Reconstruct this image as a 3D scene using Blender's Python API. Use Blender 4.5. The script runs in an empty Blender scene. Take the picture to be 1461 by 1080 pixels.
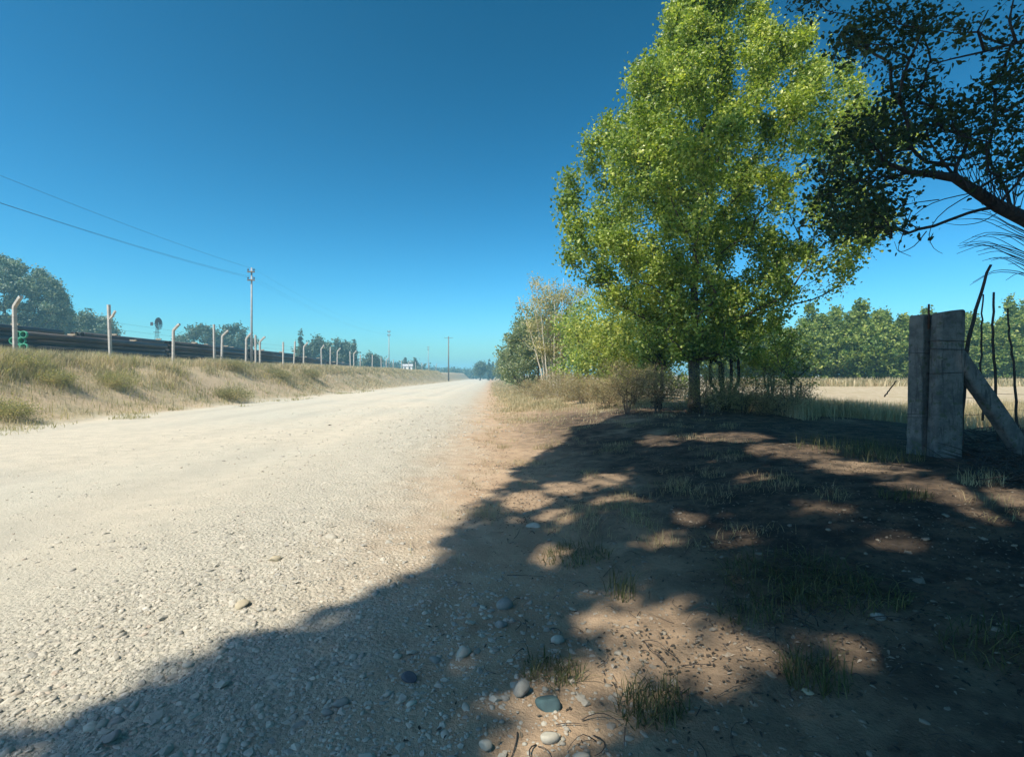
import bpy, bmesh, math, random
import numpy as np
from mathutils import Vector, Matrix

SC = bpy.context.scene
COL = SC.collection
RNG = np.random.default_rng(7)
random.seed(7)
F = 730.0; U0 = 730.5; VH = 534.0; CAMZ = 1.5
SKEW = 0.0418                       # the road leaves the camera axis by this much


def at(u, v, y):
    return np.array([(u - U0) / F * y, y, CAMZ - (v - VH) / F * y])


# ------------------------------------------------------------------ sun
SUN_EL = math.radians(55)
LH = np.array([0.66, 0.75]); LH /= np.linalg.norm(LH)      # light travels this way over the ground
SHIFT = 1.0 / math.tan(SUN_EL)

# ------------------------------------------------------------------ noise
def _hash(i, j, s):
    n = np.sin(i * 127.1 + j * 311.7 + s * 74.7) * 43758.5453
    return n - np.floor(n)


def vnoise(x, y, s=0):
    i = np.floor(x); j = np.floor(y); fx = x - i; fy = y - j
    fx = fx * fx * (3 - 2 * fx); fy = fy * fy * (3 - 2 * fy)
    a = _hash(i, j, s); b = _hash(i + 1, j, s); c = _hash(i, j + 1, s); d = _hash(i + 1, j + 1, s)
    return (a + (b - a) * fx) * (1 - fy) + (c + (d - c) * fx) * fy - 0.5


def fbm(x, y, s=0, o=4):
    t = 0; a = 1.0
    for k in range(o):
        t = t + a * vnoise(x * 2 ** k, y * 2 ** k, s + k); a *= 0.5
    return t


def sst(a, b, x):
    t = np.clip((x - a) / (b - a), 0, 1)
    return t * t * (3 - 2 * t)


# ------------------------------------------------------------------ terrain
def s_left(y):
    return -14.2 + np.clip(y, 0, 100) * 0.018


S_RIGHT = -0.95


def height(x, y):
    x = np.asarray(x, float); y = np.asarray(y, float)
    s = x + SKEW * y
    base = -0.005 * np.clip(y, 0, 300)
    sl = s_left(y)
    wob = 0.5 * vnoise(y * 0.22, s * 0.1, 3)
    up = sst(0, 1, (sl - s + wob) / 5.2)
    top = 1.95 + 0.16 * vnoise(y * 0.12, s * 0.3, 5) + 0.001 * np.clip(y, 0, 250)
    h = base + (top - base) * up
    # right-hand bank that carries the fence post and the trees
    near = 1 - sst(24, 48, y)
    bank = (0.42 * sst(0.3, 5.2, s) * near + 0.30 * sst(0.2, 4.5, s) * (1 - near)) * (1 - 0.0 * s)
    fieldz = 0.30 * sst(30, 60, y) - 0.12 * (1 - sst(30, 60, y))
    out = sst(8.5, 15.0, s - 0.05 * np.clip(y - 16, 0, 100))
    right = (base + bank) * (1 - out) + fieldz * out
    h = np.where(s > S_RIGHT - 0.5, right, h)
    # lumps: smooth road, rough banks
    road = sst(sl - 0.2, sl + 1.0, s) * (1 - sst(-3.2, -1.2, s))
    amp = 0.05 * (1 - road) + 0.012
    h = h + amp * fbm(x * 0.9, y * 0.9, 11, 3) * (1 - sst(60, 200, np.abs(y)))
    det = (0.022 * (1 - road) + 0.007) * fbm(x * 5.2, y * 5.2, 21, 3)
    h = h + det * (1 - sst(14, 40, np.hypot(x, y)))
    # gravel windrow along the road edge and wheel ruts
    h = h + 0.045 * np.exp(-((s + 1.7) / 0.6) ** 2) * (0.6 + vnoise(y * 0.6, 0.3, 8))
    h = h - 0.03 * np.exp(-((s + 4.6) / 0.5) ** 2) - 0.03 * np.exp(-((s + 7.2) / 0.5) ** 2)
    return h


def hz(x, y):
    return float(height(np.array([x]), np.array([y]))[0])


# ------------------------------------------------------------------ mesh helpers
def mesh_np(name, V, Fc, mat, smooth=False):
    """V (n,3), Fc (m,k) -> mesh datablock"""
    V = np.ascontiguousarray(V, np.float32); Fc = np.ascontiguousarray(Fc, np.int32)
    me = bpy.data.meshes.new(name)
    m, k = Fc.shape
    me.vertices.add(len(V)); me.vertices.foreach_set('co', V.ravel())
    me.loops.add(m * k); me.loops.foreach_set('vertex_index', Fc.ravel())
    me.polygons.add(m)
    me.polygons.foreach_set('loop_start', np.arange(m, dtype=np.int32) * k)
    me.polygons.foreach_set('use_smooth', np.full(m, smooth))
    me.update(calc_edges=True)
    me.validate()
    if mat: me.materials.append(mat)
    return me


def link(name, me, parent=None, loc=None):
    o = bpy.data.objects.new(name, me); COL.objects.link(o)
    if parent is not None: o.parent = parent
    if loc is not None: o.location = loc
    return o


def tag(o, label=None, cat=None, group=None, kind=None):
    if label: o['label'] = label
    if cat: o['category'] = cat
    if group: o['group'] = group
    if kind: o['kind'] = kind
    return o


def thing(name, label, cat, loc, group=None, rotz=0):
    o = bpy.data.objects.new(name, None); COL.objects.link(o)
    o.location = loc; o.rotation_euler = (0, 0, rotz); o.empty_display_size = 0.2
    return tag(o, label, cat, group)


def dup(root, loc, rotz=0, label=None, scale=None):
    r = root.copy(); COL.objects.link(r); r.location = loc; r.rotation_euler = (0, 0, rotz)
    if scale is not None: r.scale = scale
    if label: r['label'] = label
    for ch in list(root.children):
        c = ch.copy(); COL.objects.link(c); c.parent = r
        for g in list(ch.children):
            d = g.copy(); COL.objects.link(d); d.parent = c
    return r


class MB:
    """collects geometry of one part"""
    def __init__(self): self.V = []; self.T = []; self.n = 0

    def add(self, V, T):
        V = np.asarray(V, float); T = np.asarray(T, int)
        self.V.append(V); self.T.append(T + self.n); self.n += len(V)

    def box(self, lo, hi, M=None):
        x0, y0, z0 = lo; x1, y1, z1 = hi
        V = np.array([[x0, y0, z0], [x1, y0, z0], [x1, y1, z0], [x0, y1, z0], [x0, y0, z1], [x1, y0, z1], [x1, y1, z1], [x0, y1, z1]], float)
        if M is not None: V = np.array([M @ Vector(v) for v in V])
        Q = [(0, 3, 2, 1), (4, 5, 6, 7), (0, 1, 5, 4), (1, 2, 6, 5), (2, 3, 7, 6), (3, 0, 4, 7)]
        T = []
        for a, b, c, d in Q: T += [(a, b, c), (a, c, d)]
        self.add(V, T)

    def tube(self, P, R, n=6, cap=True):
        P = np.asarray(P, float); R = np.broadcast_to(np.asarray(R, float), (len(P),))
        V, T = tube_arrays(P, R, n, cap)
        self.add(V, T)

    def build(self, name, mat, parent=None, loc=None, smooth=True):
        me = mesh_np(name, np.concatenate(self.V), np.concatenate(self.T), mat, smooth)
        return link(name, me, parent, loc)


def tube_arrays(P, R, n, cap=True):
    m = len(P)
    D = np.gradient(P, axis=0)
    D /= np.maximum(np.linalg.norm(D, axis=1, keepdims=True), 1e-9)
    ref = np.array([0.0, 0, 1]) if abs(D[0][2]) < 0.9 else np.array([1.0, 0, 0])
    A = np.zeros_like(P); B = np.zeros_like(P)
    a = np.cross(D[0], ref); a /= np.linalg.norm(a)
    for i in range(m):
        a = a - D[i] * np.dot(a, D[i]); a /= max(np.linalg.norm(a), 1e-9)
        A[i] = a; B[i] = np.cross(D[i], a)
    th = np.arange(n) * 2 * np.pi / n
    V = P[:, None, :] + R[:, None, None] * (np.cos(th)[None, :, None] * A[:, None, :] + np.sin(th)[None, :, None] * B[:, None, :])
    V = V.reshape(-1, 3)
    T = []
    for i in range(m - 1):
        for k in range(n):
            a0 = i * n + k; a1 = i * n + (k + 1) % n; b0 = a0 + n; b1 = a1 + n
            T += [(a0, a1, b1), (a0, b1, b0)]
    if cap:
        V = np.vstack([V, P[0], P[-1]])
        c0 = m * n; c1 = c0 + 1
        for k in range(n):
            T.append((c0, (k + 1) % n, k)); T.append((c1, (m - 1) * n + k, (m - 1) * n + (k + 1) % n))
    return V, T


def loft(rings, smooth_cap=True):
    """rings: list of (n,3) arrays; closed tube with fan caps"""
    n = len(rings[0]); V = np.concatenate(rings); T = []
    for i in range(len(rings) - 1):
        for k in range(n):
            a0 = i * n + k; a1 = i * n + (k + 1) % n; b0 = a0 + n; b1 = a1 + n
            T += [(a0, a1, b1), (a0, b1, b0)]
    c = len(V); V = np.vstack([V, rings[0].mean(0), rings[-1].mean(0)])
    m = (len(rings) - 1) * n
    for k in range(n):
        T.append((c, (k + 1) % n, k)); T.append((c + 1, m + k, m + (k + 1) % n))
    return V, T


def rot_rand(n, up=0.0):
    """n random rotation matrices; up>0 biases the local z to the world up"""
    q = RNG.normal(size=(n, 3, 3))
    z = q[:, 0]; z /= np.linalg.norm(z, axis=1, keepdims=True)
    z[:, 2] += up; z /= np.linalg.norm(z, axis=1, keepdims=True)
    x = np.cross(q[:, 1], z); x /= np.linalg.norm(x, axis=1, keepdims=True)
    y = np.cross(z, x)
    return np.stack([x, y, z], axis=2)


LEAF_V = np.array([[0, -0.5, 0], [0.36, -0.22, 0.07], [0.26, 0.16, 0.07], [0, 0.55, -0.05], [-0.26, 0.16, 0.07], [-0.36, -0.22, 0.07]])
LEAF_Q = np.array([[0, 1, 2, 3], [0, 3, 4, 5]])
TUFT_V = np.array([[0, -0.5, 0], [0.4, 0, 0.1], [0, 0.5, 0], [-0.4, 0, 0.1]])
TUFT_Q = np.array([[0, 1, 2, 3]])


def leaves_mesh(name, P, size, mat, shape='leaf', up=0.3, squash=1.0):
    n = len(P); LV, LQ = (LEAF_V, LEAF_Q) if shape == 'leaf' else (TUFT_V, TUFT_Q)
    R = rot_rand(n, up)
    S = size * RNG.uniform(0.45, 1.4, n)
    L = LV * np.array([squash, 1, 1])
    V = np.einsum('nij,kj->nki', R, L) * S[:, None, None] + P[:, None, :]
    k = len(LV)
    Q = LQ[None] + (np.arange(n) * k)[:, None, None]
    return mesh_np(name, V.reshape(-1, 3), Q.reshape(-1, 4), mat)


def blades_mesh(name, P, H, W, lean, mat, curve=0.6):
    n = len(P); az = RNG.uniform(0, 2 * np.pi, n); ln = np.abs(RNG.normal(0, lean, n))
    d = np.stack([np.cos(az), np.sin(az), np.zeros(n)], 1)
    side = np.stack([-np.sin(az + RNG.normal(0, .8, n)), np.cos(az), np.zeros(n)], 1)
    side /= np.linalg.norm(side, axis=1, keepdims=True)
    H = np.broadcast_to(H, (n,)) * RNG.uniform(0.6, 1.2, n); W = np.broadcast_to(W, (n,))
    up = np.array([0, 0, 1.0])
    mid = P + up * (H * 0.55)[:, None] + d * (H * ln * 0.4)[:, None]
    tip = P + up * (H * (1 - 0.25 * np.clip(ln, 0, 2)))[:, None] + d * (H * ln * (0.6 + curve))[:, None]
    w = (W * 0.5)[:, None] * side
    V = np.stack([P - w, P + w, mid - w * .8, mid + w * .8, tip], 1)
    T = np.array([[0, 1, 3], [0, 3, 2], [2, 3, 4]])[None] + (np.arange(n) * 5)[:, None, None]
    return mesh_np(name, V.reshape(-1, 3), T.reshape(-1, 3), mat)


# ------------------------------------------------------------------ materials
def new_mat(name):
    m = bpy.data.materials.new(name); m.use_nodes = True
    nt = m.node_tree; nt.nodes.clear()
    return m, nt


class NT:
    def __init__(self, nt): self.nt = nt
    def n(self, t, **kw):
        nd = self.nt.nodes.new(t)
        for k, v in kw.items(): setattr(nd, k, v)
        return nd
    def l(self, a, b): self.nt.links.new(a, b)
    def val(self, sock, v):
        if hasattr(v, 'is_linked') or isinstance(v, bpy.types.NodeSocket): self.l(v, sock)
        else: sock.default_value = v
    def math(self, op, a, b=None, clamp=False):
        nd = self.n('ShaderNodeMath', operation=op, use_clamp=clamp)
        self.val(nd.inputs[0], a)
        if b is not None: self.val(nd.inputs[1], b)
        return nd.outputs[0]
    def sst(self, x, a, b):
        nd = self.n('ShaderNodeMapRange', interpolation_type='SMOOTHSTEP')
        self.val(nd.inputs[0], x); nd.inputs[1].default_value = a; nd.inputs[2].default_value = b
        return nd.outputs[0]
    def noise(self, vec, scale, detail=4, rough=0.55):
        nd = self.n('ShaderNodeTexNoise'); self.l(vec, nd.inputs['Vector'])
        nd.inputs['Scale'].default_value = scale; nd.inputs['Detail'].default_value = detail
        nd.inputs['Roughness'].default_value = rough
        return nd.outputs['Fac']
    def mix(self, f, a, b):
        nd = self.n('ShaderNodeMix', data_type='RGBA')
        self.val(nd.inputs['Factor'], f)
        for s, c in ((nd.inputs[6], a), (nd.inputs[7], b)):
            if isinstance(c, tuple): s.default_value = (*c, 1)
            else: self.l(c, s)
        return nd.outputs[2]
    def ramp(self, f, stops):
        nd = self.n('ShaderNodeValToRGB'); self.l(f, nd.inputs[0])
        e = nd.color_ramp.elements
        while len(e) < len(stops): e.new(0.5)
        for k, (p, c) in enumerate(stops):
            e[k].position = p; e[k].color = (*c, 1)
        return nd.outputs[0]


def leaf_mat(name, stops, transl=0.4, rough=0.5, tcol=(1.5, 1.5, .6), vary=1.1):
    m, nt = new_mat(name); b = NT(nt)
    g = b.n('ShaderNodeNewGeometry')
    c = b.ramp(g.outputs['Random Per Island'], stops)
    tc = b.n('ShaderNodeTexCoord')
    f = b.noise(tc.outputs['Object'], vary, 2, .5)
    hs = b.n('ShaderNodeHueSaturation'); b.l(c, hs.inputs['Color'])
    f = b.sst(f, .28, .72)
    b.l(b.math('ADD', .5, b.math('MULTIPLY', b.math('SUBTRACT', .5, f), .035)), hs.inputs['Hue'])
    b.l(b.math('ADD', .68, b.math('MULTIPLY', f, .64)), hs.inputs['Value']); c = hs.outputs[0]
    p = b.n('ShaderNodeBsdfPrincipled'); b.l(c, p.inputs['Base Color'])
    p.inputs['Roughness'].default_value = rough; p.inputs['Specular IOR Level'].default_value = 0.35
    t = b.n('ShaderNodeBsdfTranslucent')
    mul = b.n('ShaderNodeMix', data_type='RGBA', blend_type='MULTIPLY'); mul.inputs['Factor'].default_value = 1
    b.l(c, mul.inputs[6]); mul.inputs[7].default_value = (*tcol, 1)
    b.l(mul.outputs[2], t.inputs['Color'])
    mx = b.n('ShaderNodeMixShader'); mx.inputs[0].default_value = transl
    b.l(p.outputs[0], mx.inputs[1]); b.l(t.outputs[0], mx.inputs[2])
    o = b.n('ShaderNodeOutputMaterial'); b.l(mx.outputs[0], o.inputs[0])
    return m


def rough_mat(name, c1, c2, scale=8, bump=0.3, rough=0.85, stretch=(1, 1, 1), spots=None, metal=0.0, bdist=0.02):
    m, nt = new_mat(name); b = NT(nt)
    tc = b.n('ShaderNodeTexCoord'); mp = b.n('ShaderNodeMapping'); mp.inputs['Scale'].default_value = stretch
    b.l(tc.outputs['Object'], mp.inputs[0]); v = mp.outputs[0]
    f = b.noise(v, scale, 6, 0.6)
    c = b.mix(b.sst(f, 0.35, 0.65), c1, c2)
    if spots:
        f2 = b.noise(v, spots[0], 3, 0.5)
        c = b.mix(b.sst(f2, spots[2], spots[2] + 0.08), c, spots[1])
    p = b.n('ShaderNodeBsdfPrincipled'); b.l(c, p.inputs['Base Color'])
    p.inputs['Roughness'].default_value = rough; p.inputs['Metallic'].default_value = metal
    p.inputs['Specular IOR Level'].default_value = 0.3
    bm = b.n('ShaderNodeBump'); bm.inputs['Strength'].default_value = bump; bm.inputs['Distance'].default_value = bdist
    b.l(b.noise(v, scale * 3, 6, 0.65), bm.inputs['Height']); b.l(bm.outputs[0], p.inputs['Normal'])
    o = b.n('ShaderNodeOutputMaterial'); b.l(p.outputs[0], o.inputs[0])
    return m


def concrete_mat():
    m, nt = new_mat('stained_concrete'); b = NT(nt)
    tc = b.n('ShaderNodeTexCoord'); v = tc.outputs['Object']
    mp = b.n('ShaderNodeMapping'); mp.inputs['Scale'].default_value = (1, 1, .12); b.l(v, mp.inputs[0])
    c = b.mix(b.sst(b.noise(v, 6, 6, .65), .35, .65), (0.19, 0.18, 0.16), (0.10, 0.098, 0.09))
    c = b.mix(b.math('MULTIPLY', b.sst(b.noise(mp.outputs[0], 22, 4, .6), .52, .68), .7), c, (0.05, 0.047, 0.042))
    c = b.mix(b.sst(b.noise(v, 30, 4, .7), .62, .68), c, (0.24, 0.235, 0.19))
    c = b.mix(b.math('MULTIPLY', b.sst(b.noise(v, 13, 5, .6), .57, .64), .8), c, (0.085, 0.095, 0.055))
    p = b.n('ShaderNodeBsdfPrincipled'); b.l(c, p.inputs['Base Color']); p.inputs['Roughness'].default_value = .92; p.inputs['Specular IOR Level'].default_value = .2
    vo = b.n('ShaderNodeTexVoronoi', feature='F1'); b.l(v, vo.inputs['Vector']); vo.inputs['Scale'].default_value = 55
    h = b.math('ADD', b.noise(v, 26, 8, .75), b.math('MULTIPLY', b.math('MINIMUM', vo.outputs['Distance'], .25), 1.2))
    bm = b.n('ShaderNodeBump'); bm.inputs['Strength'].default_value = .8; bm.inputs['Distance'].default_value = .02
    b.l(h, bm.inputs['Height']); b.l(bm.outputs[0], p.inputs['Normal'])
    o = b.n('ShaderNodeOutputMaterial'); b.l(p.outputs[0], o.inputs[0])
    return m


def ground_mat():
    m, nt = new_mat('earth'); b = NT(nt)
    g = b.n('ShaderNodeNewGeometry'); pos = g.outputs['Position']
    sep = b.n('ShaderNodeSeparateXYZ'); b.l(pos, sep.inputs[0])
    X, Y, Z = sep.outputs
    s = b.math('ADD', X, b.math('MULTIPLY', Y, SKEW))
    n1 = b.noise(pos, 0.55, 5, 0.6); n2 = b.noise(pos, 3.0, 5, 0.6); n3 = b.noise(pos, 22, 4, 0.6); n4 = b.noise(pos, 0.12, 3)
    nb = b.math('ADD', b.math('MULTIPLY', b.math('SUBTRACT', n1, 0.5), 1.6), b.math('MULTIPLY', b.math('SUBTRACT', n2, 0.5), 0.9))
    sw = b.math('ADD', s, nb)
    # road bed
    road = b.mix(b.sst(n2, 0.35, 0.7), (0.52, 0.462, 0.355), (0.445, 0.40, 0.31))
    road = b.mix(b.math('MULTIPLY', b.sst(n4, 0.4, 0.65), 0.6), road, (0.43, 0.42, 0.345))
    road = b.mix(b.math('MULTIPLY', b.sst(n3, 0.52, 0.7), 0.30), road, (0.28, 0.25, 0.20))
    lane = b.math('MULTIPLY', b.sst(b.math('SINE', b.math('MULTIPLY', b.math('ADD', s, b.math('MULTIPLY', b.math('SUBTRACT', n1, .5), .9)), 2.4)), .1, .9), b.sst(n4, .35, .6))
    road = b.mix(b.math('MULTIPLY', lane, .38), road, (0.36, 0.33, 0.265))
    # gravelly edge
    vor = b.n('ShaderNodeTexVoronoi', feature='F1'); b.l(pos, vor.inputs['Vector']); vor.inputs['Scale'].default_value = 34
    gcol = b.ramp(vor.outputs['Color'], [(0.0, (0.32, 0.30, 0.25)), (0.4, (0.40, 0.375, 0.30)), (0.7, (0.48, 0.44, 0.35)), (1.0, (0.37, 0.335, 0.27))])
    gmask = b.math('MULTIPLY', b.sst(sw, -4.2, -2.2), b.math('SUBTRACT', 1.0, b.sst(sw, -1.1, 0.0)))
    col = b.mix(b.math('MULTIPLY', gmask, 0.75), road, gcol)
    # shoulder soil, reddish, then the darker humus under the trees, coloured darker still to deepen the shade
    soil = b.mix(b.sst(n2, 0.3, 0.7), (0.43, 0.31, 0.20), (0.36, 0.255, 0.165))
    soil = b.mix(b.math('MULTIPLY', b.sst(n3, 0.5, 0.75), 0.4), soil, (0.17, 0.12, 0.08))
    col = b.mix(b.sst(sw, -1.9, 0.3), col, soil)
    shaded_humus = b.mix(b.sst(n2, 0.35, 0.65), (0.14, 0.098, 0.066), (0.045, 0.037, 0.03))
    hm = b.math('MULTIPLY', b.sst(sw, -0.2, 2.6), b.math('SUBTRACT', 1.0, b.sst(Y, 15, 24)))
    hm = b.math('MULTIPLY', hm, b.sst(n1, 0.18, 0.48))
    shaded_humus = b.mix(b.math('MULTIPLY', b.sst(b.noise(pos, 9, 6, .7), .5, .62), .7), shaded_humus, (0.045, 0.037, 0.03))
    col = b.mix(hm, col, shaded_humus)
    # field beyond the trees on the right
    sandm = b.math('MULTIPLY', b.sst(sw, 9, 13), b.sst(Y, 14, 19))
    sand = b.mix(b.sst(n2, 0.35, 0.65), (0.45, 0.38, 0.27), (0.33, 0.26, 0.165))
    sand = b.mix(b.math('MULTIPLY', b.sst(n1, .48, .62), .5), sand, (0.30, 0.25, 0.14))
    col = b.mix(sandm, col, sand)
    # straw strip far right of the road
    farm = b.math('MULTIPLY', b.sst(sw, 0.0, 1.5), b.sst(Y, 18, 30))
    col = b.mix(b.math('MULTIPLY', farm, b.math('SUBTRACT', 1.0, sandm)), col, b.mix(b.sst(n2, .35, .65), (0.30, 0.24, 0.14), (0.36, 0.27, 0.17)))
    # left bank: sand and dry turf
    slft = b.math('SUBTRACT', sw, b.math('ADD', -14.2, b.math('MULTIPLY', b.math('MINIMUM', Y, 100.0), 0.018)))
    lm = b.math('SUBTRACT', 1.0, b.sst(slft, -1.1, 0.5))
    dry = b.mix(b.sst(n1, 0.42, 0.58), (0.46, 0.355, 0.23), (0.38, 0.315, 0.195))
    dry = b.mix(b.math('MULTIPLY', b.sst(n3, 0.48, 0.7), 0.5), dry, (0.20, 0.16, 0.09))
    col = b.mix(lm, col, dry)
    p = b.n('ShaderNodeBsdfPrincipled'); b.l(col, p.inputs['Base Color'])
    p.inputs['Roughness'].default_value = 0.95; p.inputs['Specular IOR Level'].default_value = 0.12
    # relief
    vd = b.math('MULTIPLY', b.math('SUBTRACT', 0.6, vor.outputs['Distance']), b.math('ADD', 0.15, gmask))
    hgt = b.math('ADD', b.math('MULTIPLY', vd, 0.5), b.math('ADD', b.math('MULTIPLY', n3, 0.5), b.math('MULTIPLY', b.noise(pos, 70, 4, 0.7), 0.5)))
    bm = b.n('ShaderNodeBump'); bm.inputs['Strength'].default_value = 0.75; bm.inputs['Distance'].default_value = 0.04
    b.l(hgt, bm.inputs['Height']); b.l(bm.outputs[0], p.inputs['Normal'])
    o = b.n('ShaderNodeOutputMaterial'); b.l(p.outputs[0], o.inputs[0])
    return m


M = {}
M['earth'] = ground_mat()
M['leaf_main'] = leaf_mat('poplar_leaf', [(0, (0.09, 0.16, 0.032)), (0.45, (0.22, 0.315, 0.06)), (0.8, (0.36, 0.44, 0.10)), (1, (0.48, 0.52, 0.18))], 0.38, 0.36, vary=.8)
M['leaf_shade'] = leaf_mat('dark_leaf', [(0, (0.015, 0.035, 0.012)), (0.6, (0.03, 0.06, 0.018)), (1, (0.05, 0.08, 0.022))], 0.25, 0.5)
M['leaf_yellow'] = leaf_mat('yellow_leaf', [(0, (0.15, 0.21, 0.045)), (0.5, (0.29, 0.35, 0.075)), (1, (0.45, 0.46, 0.13))], 0.42, 0.5)
M['leaf_grey'] = leaf_mat('grey_leaf', [(0, (0.09, 0.13, 0.07)), (0.5, (0.18, 0.225, 0.115)), (1, (0.30, 0.32, 0.18))], 0.35, 0.5)
M['leaf_pale'] = leaf_mat('pale_leaf', [(0, (0.27, 0.27, 0.13)), (0.5, (0.40, 0.37, 0.20)), (1, (0.52, 0.47, 0.29))], 0.4, 0.55)
M['leaf_mid'] = leaf_mat('sapling_leaf', [(0, (0.07, 0.125, 0.03)), (0.55, (0.17, 0.245, 0.05)), (1, (0.32, 0.36, 0.09))], 0.38, 0.45)
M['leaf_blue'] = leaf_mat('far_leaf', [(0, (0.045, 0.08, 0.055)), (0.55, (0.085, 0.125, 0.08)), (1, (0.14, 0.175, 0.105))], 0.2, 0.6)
M['leaf_dry'] = leaf_mat('dry_twig', [(0, (0.24, 0.18, 0.09)), (0.5, (0.38, 0.31, 0.16)), (0.8, (0.50, 0.41, 0.23)), (1, (0.27, 0.28, 0.11))], 0.25, 0.8, (1, 1, .8))
M['leaf_olive'] = leaf_mat('olive_weed', [(0, (0.15, 0.15, 0.065)), (0.5, (0.26, 0.245, 0.11)), (1, (0.38, 0.33, 0.17))], 0.3, 0.7)
M['grass_dry'] = leaf_mat('straw', [(0, (0.34, 0.29, 0.16)), (0.5, (0.48, 0.41, 0.24)), (1, (0.60, 0.52, 0.34))], 0.42, 0.7, (1, 1, .8))
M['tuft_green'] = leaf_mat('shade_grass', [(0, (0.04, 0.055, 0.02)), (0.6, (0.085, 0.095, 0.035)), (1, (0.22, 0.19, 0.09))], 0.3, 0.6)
M['grass_green'] = leaf_mat('green_grass', [(0, (0.20, 0.21, 0.09)), (0.6, (0.32, 0.30, 0.15)), (1, (0.46, 0.41, 0.23))], 0.42, 0.6)
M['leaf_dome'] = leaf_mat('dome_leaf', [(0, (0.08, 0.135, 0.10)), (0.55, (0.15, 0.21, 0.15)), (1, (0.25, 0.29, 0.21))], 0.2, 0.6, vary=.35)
M['bark'] = rough_mat('bark', (0.05, 0.04, 0.032), (0.12, 0.10, 0.08), 14, 0.8, 0.9, (1, 1, 0.25))
M['bark_dark'] = rough_mat('dark_bark', (0.02, 0.018, 0.018), (0.055, 0.045, 0.04), 14, 0.8, 0.9, (1, 1, 0.3))
M['bark_pale'] = rough_mat('pale_bark', (0.55, 0.49, 0.38), (0.42, 0.37, 0.28), 6, 0.4, 0.85, (1, 1, 0.3))
M['concrete'] = concrete_mat()
M['concrete_pale'] = rough_mat('pale_concrete', (0.50, 0.46, 0.40), (0.40, 0.37, 0.32), 5, 0.3, 0.85)
M['pole'] = rough_mat('pole_concrete', (0.38, 0.38, 0.37), (0.32, 0.32, 0.31), 3, 0.2, 0.85)
M['pole_wood'] = rough_mat('pole_wood', (0.20, 0.16, 0.12), (0.13, 0.105, 0.08), 5, 0.4, 0.9, (1, 1, .2))
M['steel_pipe'] = rough_mat('coated_pipe', (0.045, 0.042, 0.042), (0.085, 0.073, 0.064), 2.5, 0.1, 0.5, (1, 0.2, 1), (1.2, (0.20, 0.145, 0.105), 0.58))
M['bore_dark'] = rough_mat('bore_shade_disc', (0.02, 0.028, 0.026), (0.03, 0.04, 0.035), 4, 0.1, 0.8)
M['green_ring'] = rough_mat('green_coating', (0.06, 0.33, 0.20), (0.05, 0.26, 0.16), 5, 0.1, 0.5)
M['timber'] = rough_mat('pale_timber', (0.42, 0.34, 0.24), (0.30, 0.24, 0.16), 6, 0.3, 0.85, (1, .2, 1))
M['wire'] = rough_mat('dull_wire', (0.10, 0.095, 0.09), (0.06, 0.055, 0.05), 10, 0.1, 0.6, metal=0.6)
M['cable'] = rough_mat('black_cable', (0.05, 0.055, 0.065), (0.04, 0.045, 0.05), 10, 0.1, 0.6)
M['rust'] = rough_mat('rusty_iron', (0.12, 0.055, 0.035), (0.07, 0.04, 0.03), 12, 0.5, 0.85)
M['stick'] = rough_mat('grey_stick', (0.075, 0.06, 0.05), (0.04, 0.034, 0.03), 10, 0.6, 0.9, (1, 1, .3))
M['porcelain'] = rough_mat('insulator', (0.07, 0.06, 0.06), (0.05, 0.045, 0.045), 5, 0.0, 0.3)
M['galv'] = rough_mat('galvanised', (0.07, 0.075, 0.08), (0.05, 0.052, 0.055), 5, 0.1, 0.6)
M['white_wall'] = rough_mat('white_render', (0.75, 0.73, 0.68), (0.66, 0.64, 0.6), 3, 0.1, 0.8)
M['roof_tin'] = rough_mat('tin_roof', (0.5, 0.5, 0.5), (0.4, 0.4, 0.4), 3, 0.1, 0.5)
M['glass_dark'] = rough_mat('dark_pane', (0.03, 0.035, 0.04), (0.04, 0.045, 0.05), 3, 0.0, 0.2)


def pebble_mat(name, stops):
    m, nt = new_mat(name); b = NT(nt)
    g = b.n('ShaderNodeNewGeometry')
    c = b.ramp(g.outputs['Random Per Island'], stops)
    f = b.noise(g.outputs['Position'], 60, 4, 0.6)
    c = b.mix(b.math('MULTIPLY', b.sst(f, 0.4, 0.7), 0.35), c, (0.34, 0.29, 0.21))
    sp = b.n('ShaderNodeSeparateXYZ'); b.l(g.outputs['Position'], sp.inputs[0])
    sd_ = b.math('ADD', sp.outputs[0], b.math('MULTIPLY', sp.outputs[1], SKEW))
    c = b.mix(b.math('MULTIPLY', b.sst(sd_, -.3, 1.2), .72), c, (0.15, 0.115, 0.08))        # mixed towards a darker brown off the road
    p = b.n('ShaderNodeBsdfPrincipled'); b.l(c, p.inputs['Base Color']); p.inputs['Roughness'].default_value = 0.85
    p.inputs['Specular IOR Level'].default_value = 0.2
    bm = b.n('ShaderNodeBump'); bm.inputs['Strength'].default_value = 0.3; bm.inputs['Distance'].default_value = 0.005
    b.l(f, bm.inputs['Height']); b.l(bm.outputs[0], p.inputs['Normal'])
    o = b.n('ShaderNodeOutputMaterial'); b.l(p.outputs[0], o.inputs[0])
    return m


M['pebble'] = pebble_mat('river_pebbles', [(0, (0.27, 0.255, 0.22)), (0.3, (0.37, 0.345, 0.285)), (0.65, (0.43, 0.395, 0.32)), (0.88, (0.48, 0.44, 0.355)), (0.96, (0.36, 0.29, 0.225)), (1, (0.54, 0.51, 0.43))])
M['litter'] = leaf_mat('fallen_leaf', [(0, (0.025, 0.022, 0.018)), (0.5, (0.075, 0.06, 0.045)), (0.85, (0.16, 0.13, 0.09)), (1, (0.30, 0.26, 0.20))], 0.1, 0.8, (1, 1, 1))

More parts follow.
